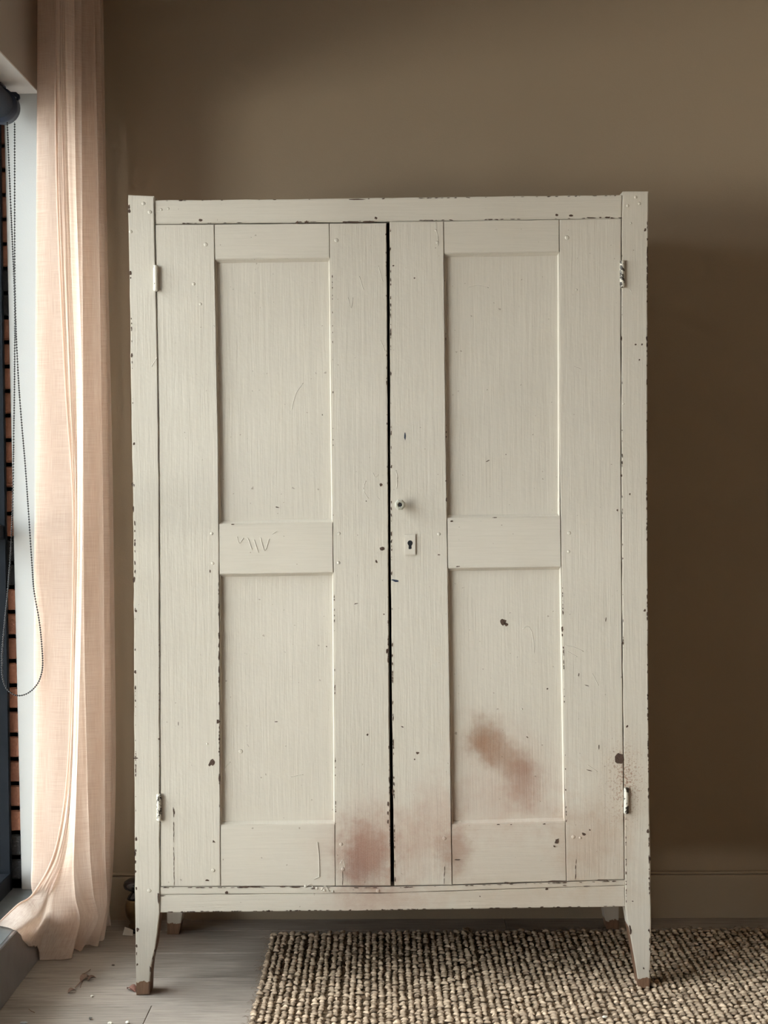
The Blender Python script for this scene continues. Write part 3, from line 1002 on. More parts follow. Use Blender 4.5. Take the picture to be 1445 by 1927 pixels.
for (pl, cnt, rx, ry, off) in edges:
    seg = []
    for a, b in zip(pl[:-1], pl[1:]):
        seg.append((a, b, math.dist(a, b)))
    tot = sum(s[2] for s in seg)
    horiz = abs(pl[0][0] - pl[-1][0]) > abs(pl[0][1] - pl[-1][1])
    cl = [R2.random() * tot for _ in range(max(3, cnt // 7))]
    for k in range(cnt):
        d = R2.random() * tot if R2.random() < 0.45 else R2.choice(cl) + R2.gauss(0, 12)
        d = min(max(d, 0), tot - 0.01)
        for a, b, l in seg:
            if d <= l:
                break
            d -= l
        t = d / l
        s = R2.uniform(0.4, 1.25)
        x, y = a[0] + (b[0] - a[0]) * t, a[1] + (b[1] - a[1]) * t
        if horiz:
            y += off
        else:
            x += off
        chip(x, y, rx * s, ry * s * R2.uniform(.6, 1.3), R2.uniform(-6, 6), n=7, rough=0.45)
for nm, (V, F, MI, ow) in list(CH.items()):
    me = bpy.data.meshes.new('paint_chips')
    me.from_pydata(V, [], F)
    o = link('paint_chips', me, [M_CHIP, M_INK], ow)
    me.polygons.foreach_set('material_index', MI)
    tag(o, 'bare brown spots where the paint flaked off', kind='stuff')

# painted-over nail heads and plugs
nails = [(387, 460, 4), (633, 452, 4.2), (364, 534, 3.4), (377, 572, 2.8), (282, 399, 4), (270, 383, 3.6), (303, 394, 2.6), (316, 392, 2.6), (246, 436, 3.4), (1067, 447, 4.4), (1181, 387, 3),
         (1196, 371, 3), (1203, 383, 3), (826, 1005, 3.4), (1071, 1003, 3.6), (1070, 1038, 3), (398, 1004, 3.2), (400, 1060, 3.2), (638, 1004, 3), (637, 1059, 3.2), (452, 1416, 4.2), (401, 1638, 3.8),
         (642, 1589, 3.6), (645, 1636, 4), (281, 1676, 4), (711, 1677, 4), (836, 1578, 4), (1079, 1575, 4), (1092, 1577, 3), (823, 456, 3.2), (820, 433, 2.4), (1187, 420, 2), (983, 1336, 2), (596, 1672, 3),
         (610, 1676, 3), (575, 1668, 3), (626, 1678, 2.6), (1173, 760, 2), (390, 1400, 2), (1085, 545, 2)]
NH = {}
for (px, py, rp) in nails:
    ow, yy = owner(px, py)
    V, F = NH.setdefault(ow.name, ([], [], ow))[:2]
    base = len(V)
    r = rp * S
    c = loc(px, py)
    n = 10
    for (rr, h) in ((1.0, 0.0002), (0.9, -0.0005), (0.55, -0.0010)):
        for k in range(n):
            a = 2 * math.pi * k / n
            V.append((c.x + rr * r * math.cos(a), yy + h, c.z + rr * r * math.sin(a)))
    for i in range(2):
        for k in range(n):
            k2 = (k + 1) % n
            F.append((base + i * n + k, base + i * n + k2, base + (i + 1) * n + k2, base + (i + 1) * n + k))
    F.append(tuple(base + 2 * n + k for k in range(n)))
for nm, (V, F, ow) in NH.items():
    me = bpy.data.meshes.new('nail_heads')
    me.from_pydata(V, [], F)
    o = link('nail_heads', me, M_PV, ow, True)
    tag(o, 'painted-over nail heads', kind='stuff')

# ridges of thick paint: drips, runs and old scratches painted over
ridges = [[(689, 905), (684, 915), (686, 927), (693, 938)], [(712, 893), (706, 898), (702, 890)], [(709, 935), (714, 940)], [(446, 1010), (450, 1022), (458, 1012)], [(466, 1012), (474, 1034)],
          [(478, 1016), (486, 1040)], [(490, 1012), (498, 1036), (506, 1014)], [(512, 1005), (520, 1000)], [(820, 418), (821, 434), (825, 448), (824, 462)], [(745, 885), (748, 900), (746, 920)],
          [(597, 1585), (600, 1610), (601, 1650)], [(590, 1655), (602, 1650)], [(640, 1625), (645, 1618), (649, 1632)], [(574, 1670), (584, 1664), (590, 1672)], [(604, 1676), (612, 1668), (620, 1678)],
          [(984, 1185), (996, 1180), (1004, 1200), (1006, 1230)], [(1064, 1215), (1080, 1218), (1098, 1226)], [(1068, 1226), (1086, 1236)], [(1115, 1268), (1126, 1290)], [(1106, 1440), (1124, 1452)],
          [(655, 560), (660, 580), (664, 560)], [(676, 520), (684, 545)], [(712, 500), (720, 530)], [(716, 640), (724, 660)], [(1190, 555), (1186, 545)],
          [(570, 720), (556, 740), (548, 770)], [(880, 540), (900, 536), (920, 540)], [(1080, 690), (1092, 694)], [(285, 690), (296, 672)], [(286, 742), (298, 748)], [(545, 1465), (570, 1460)], [(420, 1450), (432, 1436)]]
RD = {}
for rp in ridges:
    ow, yy = owner(*rp[len(rp) // 2])
    pts = [Vector((loc(*q).x, yy + 0.0001, loc(*q).z)) for q in rp]
    RD.setdefault(ow.name, (ow, []))[1].append([catmull(pts, k / 8) for k in range(9)])
for nm, (ow, paths) in RD.items():
    o = link('paint_ridges', tube_mesh(paths, 0.0008, 6), M_PAINT_PLAIN, ow, True)
    tag(o, 'thick runs and scratches in the paint', kind='stuff')
random.seed(11)

# ------------------------------------------------------------------ jute rug
def jute_mat():
    m, nt, bs = new_mat('jute_yarn')
    tc = N(nt, 'ShaderNodeTexCoord')
    at = N(nt, 'ShaderNodeAttribute', attribute_name='tone')
    n1 = noise(nt, tc.outputs['Object'], 420, 3, 0.7)
    t = math_n(nt, 'ADD', math_n(nt, 'MULTIPLY', at.outputs['Fac'], 0.75), math_n(nt, 'MULTIPLY', n1, 0.25))
    c = ramp(nt, t, 0.05, 0.95, (0.12, 0.075, 0.043, 1), (0.70, 0.535, 0.385, 1))
    L(nt, c, bs.inputs['Base Color'])
    bs.inputs['Roughness'].default_value = 0.85
    fib = noise(nt, tc.outputs['Object'], 900, 2, 0.6)
    bump(nt, bs, fib, 0.6, 0.002)
    return m


M_JUTE = jute_mat()
M_JUTE_D = simple_mat('jute_backing', (0.16, 0.105, 0.06), 0.95, 0, 0.3, 200, 0.4)
c_bl = at_z(508, 1754, 0.01)            # back left corner
c_fl = at_z(466, 1927, 0.01)            # left edge at the bottom of the frame
dirY = Vector((c_fl.x - c_bl.x, c_fl.y - c_bl.y, 0)).normalized()     # towards the camera
dirX = Vector((-dirY.y, dirY.x, 0))
if dirX.x < 0:
    dirX = -dirX
rug_ang = math.atan2(dirX.y, dirX.x)
RUGW, RUGL = 1.75, 2.3
rug = empty('jute_rug', (c_bl.x, c_bl.y, 0.0), rug_ang)
tag(rug, 'brown chunky woven jute rug reaching under the wardrobe', 'rug')
bk = box('backing', 0.008, RUGW - 0.006, -RUGL, -0.008, 0.0012, 0.0045, M_JUTE_D, rug)
# stitches: slanted plump yarn loops in ribs that run towards the camera
nseg, prof = 8, [(-0.5, 0.15), (-0.38, 0.72), (-0.12, 1.0), (0.14, 1.0), (0.38, 0.70), (0.5, 0.15)]
bv = []
for (u, rr) in prof:
    for k in range(nseg):
        a = 2 * math.pi * k / nseg
        bv.append((rr * math.cos(a), u, rr * math.sin(a)))
bv = np.array(bv)
bf = []
for i in range(len(prof) - 1):
    for k in range(nseg):
        k2 = (k + 1) % nseg
        bf.append((i * nseg + k, i * nseg + k2, (i + 1) * nseg + k2, (i + 1) * nseg + k))
bf = np.array(bf)
SX, SY = 0.0178, 0.0175
ncol, nrow = int(RUGW / SX), int(RUGL / SY)
ii, jj = np.meshgrid(np.arange(ncol), np.arange(nrow), indexing='ij')
ii, jj = ii.ravel(), jj.ravel()
cnt = len(ii)
colw = np.cumsum(rng.normal(0, 0.0003, (ncol, nrow)), axis=1)
colw -= colw.mean(axis=1, keepdims=True)
px_ = (ii + 0.5) * SX + np.clip(colw[ii, jj], -0.0018, 0.0018) + rng.normal(0, 0.0010, cnt)
py_ = -(jj + 0.5) * SY + rng.normal(0, 0.0022, cnt) + 0.010 * (ii % 2) - 0.004
edge_w = 0.006 * np.sin(ii * 0.7) + rng.normal(0, 0.003, cnt)
py_ = np.where(jj < 2, py_ + edge_w, py_)
pz_ = 0.0056 + rng.normal(0, 0.0012, cnt)
sl = (0.62 + rng.normal(0, 0.28, cnt)) * np.where(ii % 2 == 0, 1, 0.8)
ln_ = 0.0205 * (1 + rng.normal(0, 0.12, cnt))
rx_ = 0.0060 * (1 + rng.normal(0, 0.18, cnt))
rz_ = 0.0044 * (1 + rng.normal(0, 0.14, cnt))
# rounded back corner
corner = ((px_ < 0.03) & (py_ > -0.03)) & ((px_ - 0.03) ** 2 + (py_ + 0.03) ** 2 > 0.03 ** 2)
keep = ~corner
px_, py_, pz_, sl, ln_, rx_, rz_ = [a[keep] for a in (px_, py_, pz_, sl, ln_, rx_, rz_)]
cnt = len(px_)
B = np.repeat(bv[None], cnt, 0)
lx = B[:, :, 0] * rx_[:, None]
ly = B[:, :, 1] * ln_[:, None]
lz = B[:, :, 2] * rz_[:, None]
lz = lz + (0.25 - B[:, :, 1] ** 2) * 0.011 - B[:, :, 1] * 0.005
cs, sn = np.cos(sl)[:, None], np.sin(sl)[:, None]
wx = lx * cs - ly * sn + px_[:, None]
wy = lx * sn + ly * cs + py_[:, None]
wz = np.maximum(lz + pz_[:, None], 0.0016)
VV = np.stack([wx, wy, wz], -1).reshape(-1, 3)
FF = (bf[None] + (np.arange(cnt) * len(bv))[:, None, None]).reshape(-1, 4)
me = bpy.data.meshes.new('weave')
me.vertices.add(len(VV))
me.vertices.foreach_set('co', VV.ravel())
me.loops.add(FF.size)
me.loops.foreach_set('vertex_index', FF.ravel().astype(np.int32))
me.polygons.add(len(FF))
me.polygons.foreach_set('loop_start', np.arange(0, FF.size, 4, dtype=np.int32))
me.polygons.foreach_set('loop_total', np.full(len(FF), 4, dtype=np.int32))
me.update()
tone = np.clip(rng.normal(0.5, 0.2, cnt), 0, 1)
att = me.attributes.new('tone', 'FLOAT', 'POINT')
att.data.foreach_set('value', np.repeat(tone, len(bv)).astype(np.float32))
me.validate()
weave = link('weave', me, M_JUTE, rug, True)
tag(weave, kind='stuff')
# loose fibres
fp = []
for k in range(1500):
    x, y = random.uniform(0.0, RUGW * 0.85), -random.uniform(0, 1.0)
    if random.random() < 0.25:
        x = random.uniform(-0.004, 0.02)
    elif random.random() < 0.2:
        y = random.uniform(-0.02, 0.008)
    a = random.uniform(0, 6.28)
    l_ = random.uniform(0.006, 0.022)
    z = 0.011
    p0 = Vector((x, y, z - 0.003))
    p1 = p0 + Vector((math.cos(a) * l_ * .5, math.sin(a) * l_ * .5, random.uniform(.002, .007)))
    p2 = p0 + Vector((math.cos(a + .5) * l_, math.sin(a + .5) * l_, random.uniform(-.001, .006)))
    fp.append([p0, p1, p2])
fm = tube_mesh(fp, 0.00035, 3)
fz = link('fuzz', fm, M_JUTE, rug)
tag(fz, 'loose jute fibres', kind='stuff')
# knots standing proud of the weave
def knot(px, py, s, dark):
    p = at_z(px, py, 0.011)
    q = Matrix.Rotation(-rug_ang, 3, 'Z') @ (p - Vector(rug.location))
    path = []
    for k in range(26):
        a = k * 0.75
        path.append(q + Vector((math.cos(a) * s * (1 - .3 * math.sin(a * .37)), math.sin(a * 1.3) * s * .8, 0.002 + .5 * s * math.sin(a * .9))))
    o = link('yarn_knot', tube_mesh([path], 0.0022, 6), M_JUTE_D if dark else M_JUTE, rug, True)
    return o


knot(655, 1905, 0.007, True)
knot(748, 1803, 0.009, True)
knot(878, 1752, 0.009, True)
knot(884, 1835, 0.005, False)

# ------------------------------------------------------------------ curtain
def linen_mat():
    m = bpy.data.materials.new('blush_linen')
    m.use_nodes = True
    nt = m.node_tree
    bs = nt.nodes['Principled BSDF']
    out = nt.nodes['Material Output']
    uv = N(nt, 'ShaderNodeUVMap')
    v = uv.outputs[0]
    warp = noise(nt, v, 1.0, 3, 0.6, (900, 14, 1))
    weft = noise(nt, v, 1.0, 3, 0.6, (14, 900, 1))
    slub = math_n(nt, 'MULTIPLY', warp, weft)
    th = math_n(nt, 'ADD', math_n(nt, 'MULTIPLY', warp, 0.5), math_n(nt, 'MULTIPLY', weft, 0.5))
    f = ramp(nt, th, 0.36, 0.60)
    c = mixc(nt, f, (0.65, 0.515, 0.44), (0.82, 0.715, 0.64))
    L(nt, c, bs.inputs['Base Color'])
    bs.inputs['Roughness'].default_value = 0.9
    bs.inputs['Specular IOR Level'].default_value = 0.15
    bump(nt, bs, th, 0.35, 0.0012)
    tr = N(nt, 'ShaderNodeBsdfTranslucent')
    ct = mixc(nt, f, (0.75, 0.56, 0.45), (0.96, 0.81, 0.69))
    L(nt, ct, tr.inputs['Color'])
    mx = N(nt, 'ShaderNodeMixShader')
    mx.inputs[0].default_value = 0.55
    L(nt, bs.outputs[0], mx.inputs[1])
    L(nt, tr.outputs[0], mx.inputs[2])
    L(nt, mx.outputs[0], out.inputs[0])
    return m


M_LINEN = linen_mat()
# pleat columns from the far end to the leading hem. rows: (photo x, photo y, room depth)
ZTOP = 2.772
rowsY = [-60, 300, 700, 950, 1200, 1450, 1600, 1680]


def colum(xs, Y, bottom, tail):
    """xs at rowsY, depth Y (number or list), then free tail points"""
    P = []
    for k, (x, y) in enumerate(zip(xs, rowsY)):
        P.append(at_y(x, y, Y[k] if isinstance(Y, list) else Y))
    top = P[0].copy()
    top.z = ZTOP
    P = [top] + P
    for t in tail:
        P.append(t)
    return P


def fl(px, py):
    p = at_z(px, py, 0.004)
    return [p]


def mid_(a, b, t, z):
    p = a.lerp(b, t)
    p.z = z
    return p


cols = []
# c1 far crest near the back wall
cols.append(colum([193, 199, 208, 213, 216, 218, 214, 209], 4.045, 0, [at_y(206, 1712, 4.03), at_z(209, 1742, 0.004)]))
cols.append(colum([170, 176, 182, 186, 188, 188, 184, 180], 4.02, 0, [at_y(178, 1712, 4.01), at_z(196, 1746, 0.004)]))
cols.append(colum([188, 194, 202, 206, 208, 210, 208, 206], 3.985, 0, [at_y(205, 1712, 3.97), at_z(196, 1768, 0.004)]))
cols.append(colum([150, 158, 168, 170, 172, 172, 170, 168], 3.96, 0, [at_y(174, 1712, 3.94), at_z(182, 1772, 0.004)]))
cols.append(colum([176, 184, 190, 194, 196, 197, 198, 201], 3.925, 0, [at_y(200, 1718, 3.90), at_z(184, 1781, 0.004)]))
cols.append(colum([138, 142, 146, 148, 150, 152, 154, 158], 3.90, 0, [at_y(165, 1722, 3.87), at_z(162, 1778, 0.004)]))
cols.append(colum([152, 153, 155, 156, 157, 163, 168, 175], 3.865, 0, [at_y(183, 1733, 3.83), at_z(152, 1790, 0.004)]))
cols.append(colum([100, 104, 108, 108, 108, 110, 114, 122], 3.84, 0, [at_y(136, 1722, 3.82), at_z(138, 1785, 0.004)]))
# wall-side fold that shows as the broad pale panel
cols.append(colum([71.5, 69.5, 67.5, 66, 64.5, 62, 60, 61], 3.80, 0, [at_y(92, 1715, 3.80), at_z(128, 1795, 0.004)]))
# room-side crest of the front layer
cols.append(colum([138, 139, 150, 150, 147, 140, 136, 140], 3.775, 0, [at_y(150, 1735, 3.78), at_z(132, 1804, 0.004)]))
cols.append(colum([122, 128, 142, 146, 142, 136, 124, 100], 3.745, 0, [at_y(88, 1742, 3.755), at_z(60, 1808, 0.004)]))
# leading hem: sweeps left on to the sill
zs = ZS + 0.006
hem_tail = [at_z(33, 1704, ZS + 0.035), at_z(-6, 1741, zs)]
cols.append(colum([105, 106, 122, 138, 136, 128, 104, 64], [3.73] * 7 + [3.735], 0, hem_tail))
# extra column between crest and hem at the bottom: cloth breaking over the sill edge
brk = colum([113, 116, 131, 142, 139, 132, 113, 80], 3.738, 0, [at_z(60, 1722, ZS + 0.03), at_z(33, 1753, ZS + 0.006)])
drop = colum([117, 122, 136, 144, 140, 134, 118, 90], 3.741, 0, [at_z(74, 1732, ZS + 0.01), at_z(47, 1781, 0.075)])
cols.insert(-1, drop)
cols.insert(-1, brk)


NT = 140
tt = [k / NT for k in range(NT + 1)]
dense_cols = [[catmull(c, t) for t in tt] for c in cols]
NS = 9
grid = []
for k in range((len(cols) - 1) * NS + 1):
    s = k / ((len(cols) - 1) * NS)
    row = []
    for r_ in range(NT + 1):
        p = catmull([dc[r_] for dc in dense_cols], s)
        w = 0.0016 * math.sin(k * 1.9 + r_ * 0.11) * math.sin(r_ * 0.05 + k * 0.3) + 0.0012 * math.sin(k * 0.8 - r_ * 0.23)
        row.append(p + Vector((0, w, 0)))
    grid.append(row)
V, F, UVS = [], [], []
ncs, nrs = len(grid), NT + 1
ucum = [0.0]
for k in range(1, ncs):
    ucum.append(ucum[-1] + (grid[k][40] - grid[k - 1][40]).length)
for k in range(ncs):
    for r_ in range(nrs):
        p = grid[k][r_]
        p.z = max(p.z, 0.003)
        if r_ > nrs * 0.6:
            if p.x < XW - 0.002:
                p.z = max(p.z, ZS + 0.004)
            elif p.z < ZS + 0.006:
                p.x = max(p.x, XW + 0.009)
        V.append(tuple(p))
        UVS.append((ucum[k], p.z if r_ < nrs - 20 else grid[k][nrs - 20].z - (r_ - nrs + 20) * 0.02))
for k in range(ncs - 1):
    for r_ in range(nrs - 1):
        F.append((k * nrs + r_, (k + 1) * nrs + r_, (k + 1) * nrs + r_ + 1, k * nrs + r_ + 1))
cbase = at_z(140, 1790, 0)
curt = empty('linen_curtain', (cbase.x, cbase.y, 0))
tag(curt, 'long blush linen curtain gathered beside the window, hem trailing over the sill', 'curtain')
me = bpy.data.meshes.new('drape')
me.from_pydata([(v[0] - cbase.x, v[1] - cbase.y, v[2]) for v in V], [], F)
uvl = me.uv_layers.new(name='UVMap')
li = np.zeros(len(me.loops), dtype=np.int32)
me.loops.foreach_get('vertex_index', li)
uvl.data.foreach_set('uv', np.array(UVS, dtype=np.float32)[li].ravel())
drape = link('drape', me, M_LINEN, curt, True)
# stitched leading hem
hp = [Vector(V[(ncs - 1) * nrs + r_]) - Vector((cbase.x, cbase.y, 0)) for r_ in range(nrs)]
hem = link('hem', tube_mesh([hp], 0.0030, 6), M_LINEN, curt, True)

# ------------------------------------------------------------------ roller blind with bead chain
blind_y = 3.80
bc = at_y(3, 200, blind_y)
blind = empty('roller_blind', (bc.x, 3.0, bc.z))
tag(blind, 'dark navy roller blind bracket with hanging bead chain in the window reveal', 'blind')


def ycyl(name, rad, y0, y1, cx, cz, mat, n=32, bev=0.002):
    bm = bmesh.new()
    bmesh.ops.create_cone(bm, cap_ends=True, segments=n, radius1=rad, radius2=rad, depth=y1 - y0)
    bmesh.ops.rotate(bm, verts=bm.verts, matrix=Matrix.Rotation(math.pi / 2, 3, 'X'))
    bmesh.ops.translate(bm, verts=bm.verts, vec=Vector((cx - bc.x, (y0 + y1) / 2 - 3.0, cz - bc.z)))
    return bm_obj(name, bm, mat, blind, True)


ycyl('end_cap', 0.0445, blind_y - 0.028, blind_y + 0.022, bc.x, bc.z, M_BLIND)
ycyl('roll', 0.038, -0.6, blind_y - 0.03, bc.x, bc.z, simple_mat('navy_blind_cloth', (0.02, 0.034, 0.062), 0.8, 0, 0.1, 60, 0.1))
tb = at_y(30, 182, blind_y)
bm = bmesh.new()
pts = [(-22, 172), (14, 172.5), (30, 173), (36, 178), (36.5, 184), (33, 188.5), (28, 189), (16, 186), (-22, 186)]
f = [bm.verts.new(at_y(px, py, blind_y - 0.004) - Vector((bc.x, 3.0, bc.z))) for px, py in pts]
b = [bm.verts.new(v.co + Vector((0, 0.008, 0))) for v in f]
bm.faces.new(f)
bm.faces.new(b[::-1])
for i in range(len(f)):
    j = (i + 1) % len(f)
    bm.faces.new((f[i], b[i], b[j], f[j]))
bracket = bm_obj('bracket', bm, M_BLIND, blind)
box('bracket_plate', at_y(-40, 180, blind_y).x - bc.x, at_y(6, 180, blind_y).x - bc.x, blind_y - 0.02 - 3, blind_y + 0.03 - 3, ZH - 0.008 - bc.z, ZH - 0.0045 - bc.z, M_BLIND, blind)
for (a_, b_) in (((29.5, 184.0), 0),):
    p = at_y(29, 184, blind_y - 0.006)
    o = link('screw', lathe_mesh([(0.0001, -.001), (0.0028, 0), (0.0028, .001), (0.0001, .0016)], 10), simple_mat('pale_screw', (0.5, 0.53, 0.58), 0.3, 0.6, 0.05, 40, 0), blind)
    o.rotation_euler = (math.pi / 2, 0, 0)
    o.location = p - Vector((bc.x, 3.0, bc.z))
chain_px = [(13.5, 231), (16, 290), (18.5, 350), (22, 430), (26, 520), (28, 600), (27.5, 680), (27, 740), (26, 800), (25, 880), (23.5, 960), (20, 1040), (16, 1095), (12, 1140),
            (8, 1180), (5, 1215), (3.5, 1250), (5, 1275), (10, 1292), (18, 1302), (28, 1308), (38, 1309), (48, 1306.5), (56, 1302), (64, 1295), (74, 1280), (80, 1255), (79, 1220),
            (74, 1170), (64, 1112), (60, 1060), (56, 1000), (52, 940), (47, 870), (41, 800), (35, 720), (30, 620), (28, 540), (27.5, 460), (27.5, 380), (27.5, 300), (27.5, 230)]
cp = []
for k, (x, y) in enumerate(chain_px):
    t = min(max((y - 230) / 1000, 0), 1)
    d = blind_y + 0.004 - (0.008 if k > len(chain_px) * 0.66 else 0.0) - 0.02 * t
    cp.append(at_y(x, y, d))
smooth = [catmull(cp, k / 2400) for k in range(2401)]
acc, beads, last = 0.0, [smooth[0]], smooth[0]
for a, b in zip(smooth[:-1], smooth[1:]):
    acc += (b - a).length
    if acc >= 0.0060:
        beads.append(b)
        acc = 0
ico = bmesh.new()
bmesh.ops.create_icosphere(ico, subdivisions=1, radius=0.0027)
iv = np.array([v.co[:] for v in ico.verts])
ifc = np.array([[v.index for v in f_.verts] for f_ in ico.faces])
ico.free()
BV = (iv[None] + np.array([tuple(b - Vector((bc.x, 3.0, bc.z))) for b in beads])[:, None]).reshape(-1, 3)
BF = (ifc[None] + (np.arange(len(beads)) * len(iv))[:, None, None]).reshape(-1, 3)
me = bpy.data.meshes.new('bead_chain')
me.from_pydata(BV.tolist(), [], BF.tolist())
ch = link('bead_chain', me, M_CHAIN, blind, True)
tag(ch, 'black bead pull chain', kind='stuff')
cord = link('chain_cord', tube_mesh([[p - Vector((bc.x, 3.0, bc.z)) for p in smooth[::20]]], 0.0009, 4), M_CHAIN, ch)

# ------------------------------------------------------------------ dark turned ornament behind the left leg
op = at_z(258, 1751, 0.0)
orn = empty('metal_ornament', (op.x, op.y, 0))
tag(orn, 'small dark brass ornament with black knob behind the wardrobe left leg', 'ornament')
M_BRASS = simple_mat('aged_brass', (0.16, 0.11, 0.055), 0.32, 0.85, 0.4, 50, 0.1)
M_BLACKG = simple_mat('black_gloss', (0.012, 0.013, 0.016), 0.18, 0, 0.1, 40, 0)
body = link('body', lathe_mesh([(0.001, 0.010), (0.024, 0.010), (0.024, 0.018), (0.020, 0.024), (0.024, 0.032), (0.031, 0.046), (0.0335, 0.062), (0.0325, 0.078), (0.030, 0.086), (0.031, 0.089), (0.028, 0.092), (0.001, 0.092)]), M_BRASS, orn, True)
link('neck', lathe_mesh([(0.001, 0.0921), (0.027, 0.0921), (0.024, 0.100), (0.013, 0.112), (0.012, 0.118), (0.001, 0.118)]), M_BLACKG, orn, True)
link('knob', lathe_mesh([(0.001, 0.1181), (0.026, 0.1182), (0.035, 0.123), (0.038, 0.131), (0.035, 0.140), (0.024, 0.147), (0.010, 0.150), (0.001, 0.1505)]), M_BLACKG, orn, True)
link('base', lathe_mesh([(0.001, 0.0), (0.031, 0.0), (0.031, 0.006), (0.026, 0.0099), (0.001, 0.0099)]), M_BLACKG, orn, True)
# scrap of paper tucked at its base
pp = at_z(245, 1752, 0.0)
sb = bmesh.new()
pv = [(-0.014, -0.006, 0.002), (0.016, -0.010, 0.001), (0.014, 0.006, 0.012), (-0.009, 0.004, 0.022)]
a_ = [sb.verts.new(p) for p in pv]
b_ = [sb.verts.new((p[0], p[1] + 0.001, p[2])) for p in pv]
sb.faces.new(a_)
sb.faces.new(b_[::-1])
for i in range(4):
    j = (i + 1) % 4
    sb.faces.new((a_[i], b_[i], b_[j], a_[j]))
o = bm_obj('paper_scrap', sb, simple_mat('off_white_paper', (0.42, 0.38, 0.33), 0.8, 0, 0.1, 60, 0.1))
o.location = (pp.x, op.y - 0.040, 0.0)
tag(o, 'small pale paper scrap leaning at the foot of the brass ornament', 'paper')

# ------------------------------------------------------------------ dry bits on the floor
M_LEAF = simple_mat('dry_leaf', (0.17, 0.10, 0.07), 0.8, 0, 0.4, 150, 0.4)
M_LEAF_R = simple_mat('dry_red_leaf', (0.22, 0.10, 0.075), 0.75, 0, 0.4, 150, 0.4)
M_CRUMB = simple_mat('pale_crumb', (0.68, 0.64, 0.56), 0.7, 0, 0.15, 200, 0.4)


def leaf(name, pts, width, mat, label, lift=0.004, cat='leaf', curl=0.004):
    """curled leaf blade along photo points on the floor"""
    P = [at_z(x, y, 0.002) for x, y in pts]
    n = 9
    mid = [catmull(P, k / (n - 1)) for k in range(n)]
    o0 = mid[0].copy()
    o0.z = 0
    V, F = [], []
    for lay in (0, 0.0006):
        for k, p in enumerate(mid):
            t = (mid[min(k + 1, n - 1)] - mid[max(k - 1, 0)]).normalized()
            s = Vector((-t.y, t.x, 0))
            u = k / (n - 1)
            w = width * (math.sin(math.pi * min(1, u * 0.96 + 0.02)) ** 0.8) + 0.0004
            z0 = 0.0012 + lift * math.sin(math.pi * u) + lay
            for c_, cz in ((-1, curl), (0, 0), (1, curl * 1.4)):
                q = p + s * (w * c_)
                V.append((q.x - o0.x, q.y - o0.y, z0 + abs(c_) * cz * math.sin(math.pi * u)))
    m_ = n * 3
    for lay in (0, 1):
        for k in range(n - 1):
            for c_ in range(2):
                a = lay * m_ + k * 3 + c_
                q = (a, a + 1, a + 4, a + 3)
                F.append(q if lay else q[::-1])
    for k in range(n - 1):
        for c_ in (0, 2):
            a = k * 3 + c_
            F.append((a, a + 3, a + 3 + m_, a + m_))
    me = bpy.data.meshes.new(name)
    me.from_pydata(V, [], F)
    o = link(name, me, mat, None, True)
    o.location = o0
    tag(o, label, cat)
    return o


def stem(name, pts, rad, mat, parent=None, label=None, z=0.002):
    P = [at_z(x, y, z) for x, y in pts]
    for k, p in enumerate(P):
        p.z = rad + 0.0004 + (0.002 * math.sin(k * 1.7) ** 2)
    o0 = Vector((P[0].x, P[0].y, 0))
    pp_ = [catmull(P, k / 10) - o0 for k in range(11)]
    if parent is not None:
        pp_ = [q + o0 - Vector(parent.location) for q in pp_]
    o = link(name, tube_mesh([pp_], rad, 5), mat, parent, True)
    if parent is None:
        o.location = o0
        tag(o, label, 'twig')
    return o


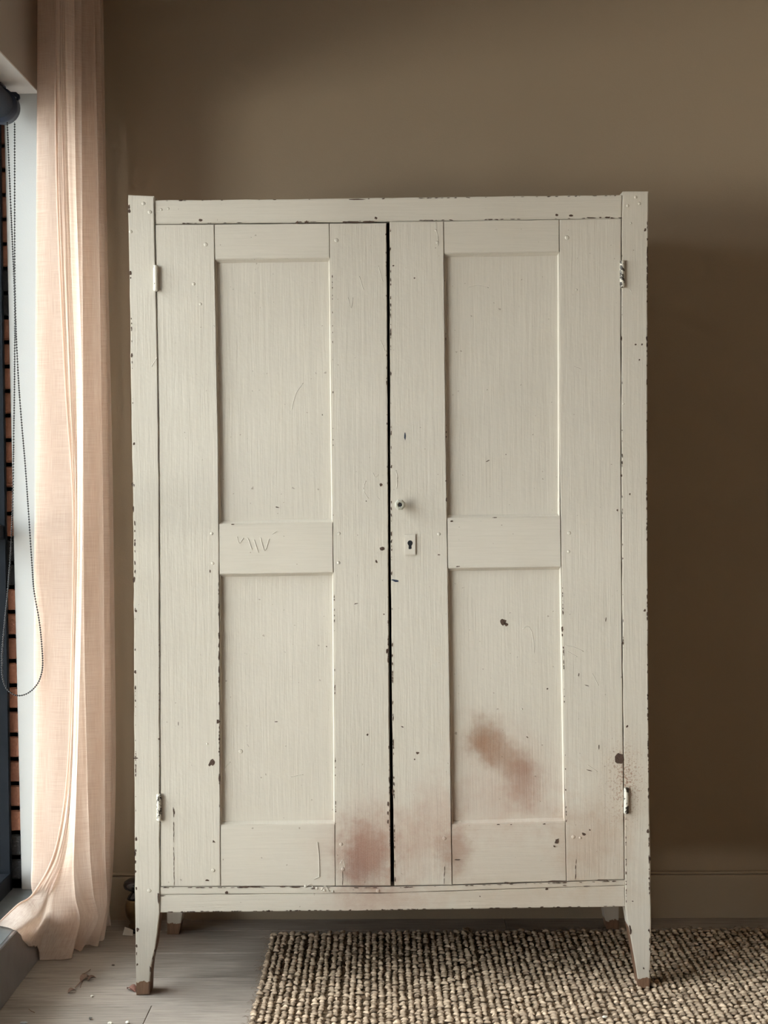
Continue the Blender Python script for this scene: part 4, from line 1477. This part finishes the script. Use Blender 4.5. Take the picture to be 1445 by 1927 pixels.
lf = leaf('dry_leaf', [(152, 1846), (160, 1841), (170, 1838)], 0.009, M_LEAF, 'largest brown dry leaf with thin stalk, centre of the floor debris')
stem('stalk', [(154, 1845), (147, 1853), (141, 1858)], 0.0009, M_LEAF, lf)
stem('stalk', [(156, 1846), (153, 1853), (151, 1858)], 0.0009, M_LEAF, lf)
leaf('dry_leaf', [(165, 1845), (172, 1842), (181, 1840)], 0.005, M_LEAF, 'narrow pointed dry leaf touching the largest leaf on its right', 0.003)
leaf('dry_leaf', [(128, 1868), (135, 1866), (143, 1864)], 0.006, M_LEAF, 'small pale brown leaf flake in front of the largest leaf', 0.003)
stem('dry_twig', [(154, 1833), (162, 1831), (170, 1824)], 0.0010, M_LEAF, None, 'short bent dry twig nearest to the curtain hem')
stem('dry_twig', [(54, 1898), (58, 1903), (65, 1905)], 0.0009, M_LEAF, None, 'tiny curved dry twig beside the window sill upstand')
rl = leaf('dry_leaf', [(240, 1860), (247, 1862), (254, 1866)], 0.010, M_LEAF_R, 'crumpled reddish dry leaf against the wardrobe left foot', 0.004, 'leaf', 0.005)


def crumb(px, py, r_, mat, label, flat=0.6, name='crumb', cat='crumb'):
    p = at_z(px, py, 0.0)
    bm = bmesh.new()
    bmesh.ops.create_icosphere(bm, subdivisions=2, radius=r_)
    for v in bm.verts:
        v.co *= random.uniform(0.75, 1.2)
        v.co.z *= flat
    zmin = min(v.co.z for v in bm.verts)
    for v in bm.verts:
        v.co.z -= zmin
    o = bm_obj(name, bm, mat, None, False)
    o.location = (p.x, p.y, 0.0)
    tag(o, label, cat)


crumb(173, 1876, 0.0042, M_CRUMB, 'pale crumb in front of the dry leaves')
crumb(170, 1918, 0.0042, simple_mat('dark_grit', (0.10, 0.09, 0.08), 0.8), 'dark grit speck near the bottom edge of the picture', 0.6, 'grit', 'grit')
crumb(207, 1926, 0.006, M_CRUMB, 'larger flat pale paint flake at the bottom edge', 0.3, 'paint_flake', 'paint flake')
crumb(240, 1926, 0.005, M_CRUMB, 'rightmost pale crumb at the bottom edge, left of the floor joint')
crumb(45, 1926, 0.009, simple_mat('bluish_flake', (0.45, 0.47, 0.52), 0.5), 'bluish white flake in the lower left corner', 0.2, 'paint_flake', 'paint flake')
crumb(213, 1817, 0.004, simple_mat('brown_ring', (0.08, 0.05, 0.04), 0.8), 'small dark brown seed between curtain and wardrobe foot', 0.4, 'seed', 'seed')
p = at_z(1138, 1924, 0.0)
bm = bmesh.new()
bmesh.ops.create_icosphere(bm, subdivisions=2, radius=0.006)
for v in bm.verts:
    v.co *= random.uniform(0.8, 1.2)
    v.co.z *= 0.4
o = bm_obj('paint_flake', bm, M_CRUMB)
o.location = (p.x, p.y, 0.0135)
tag(o, 'single pale paint flake lying on the jute rug', 'paint flake')
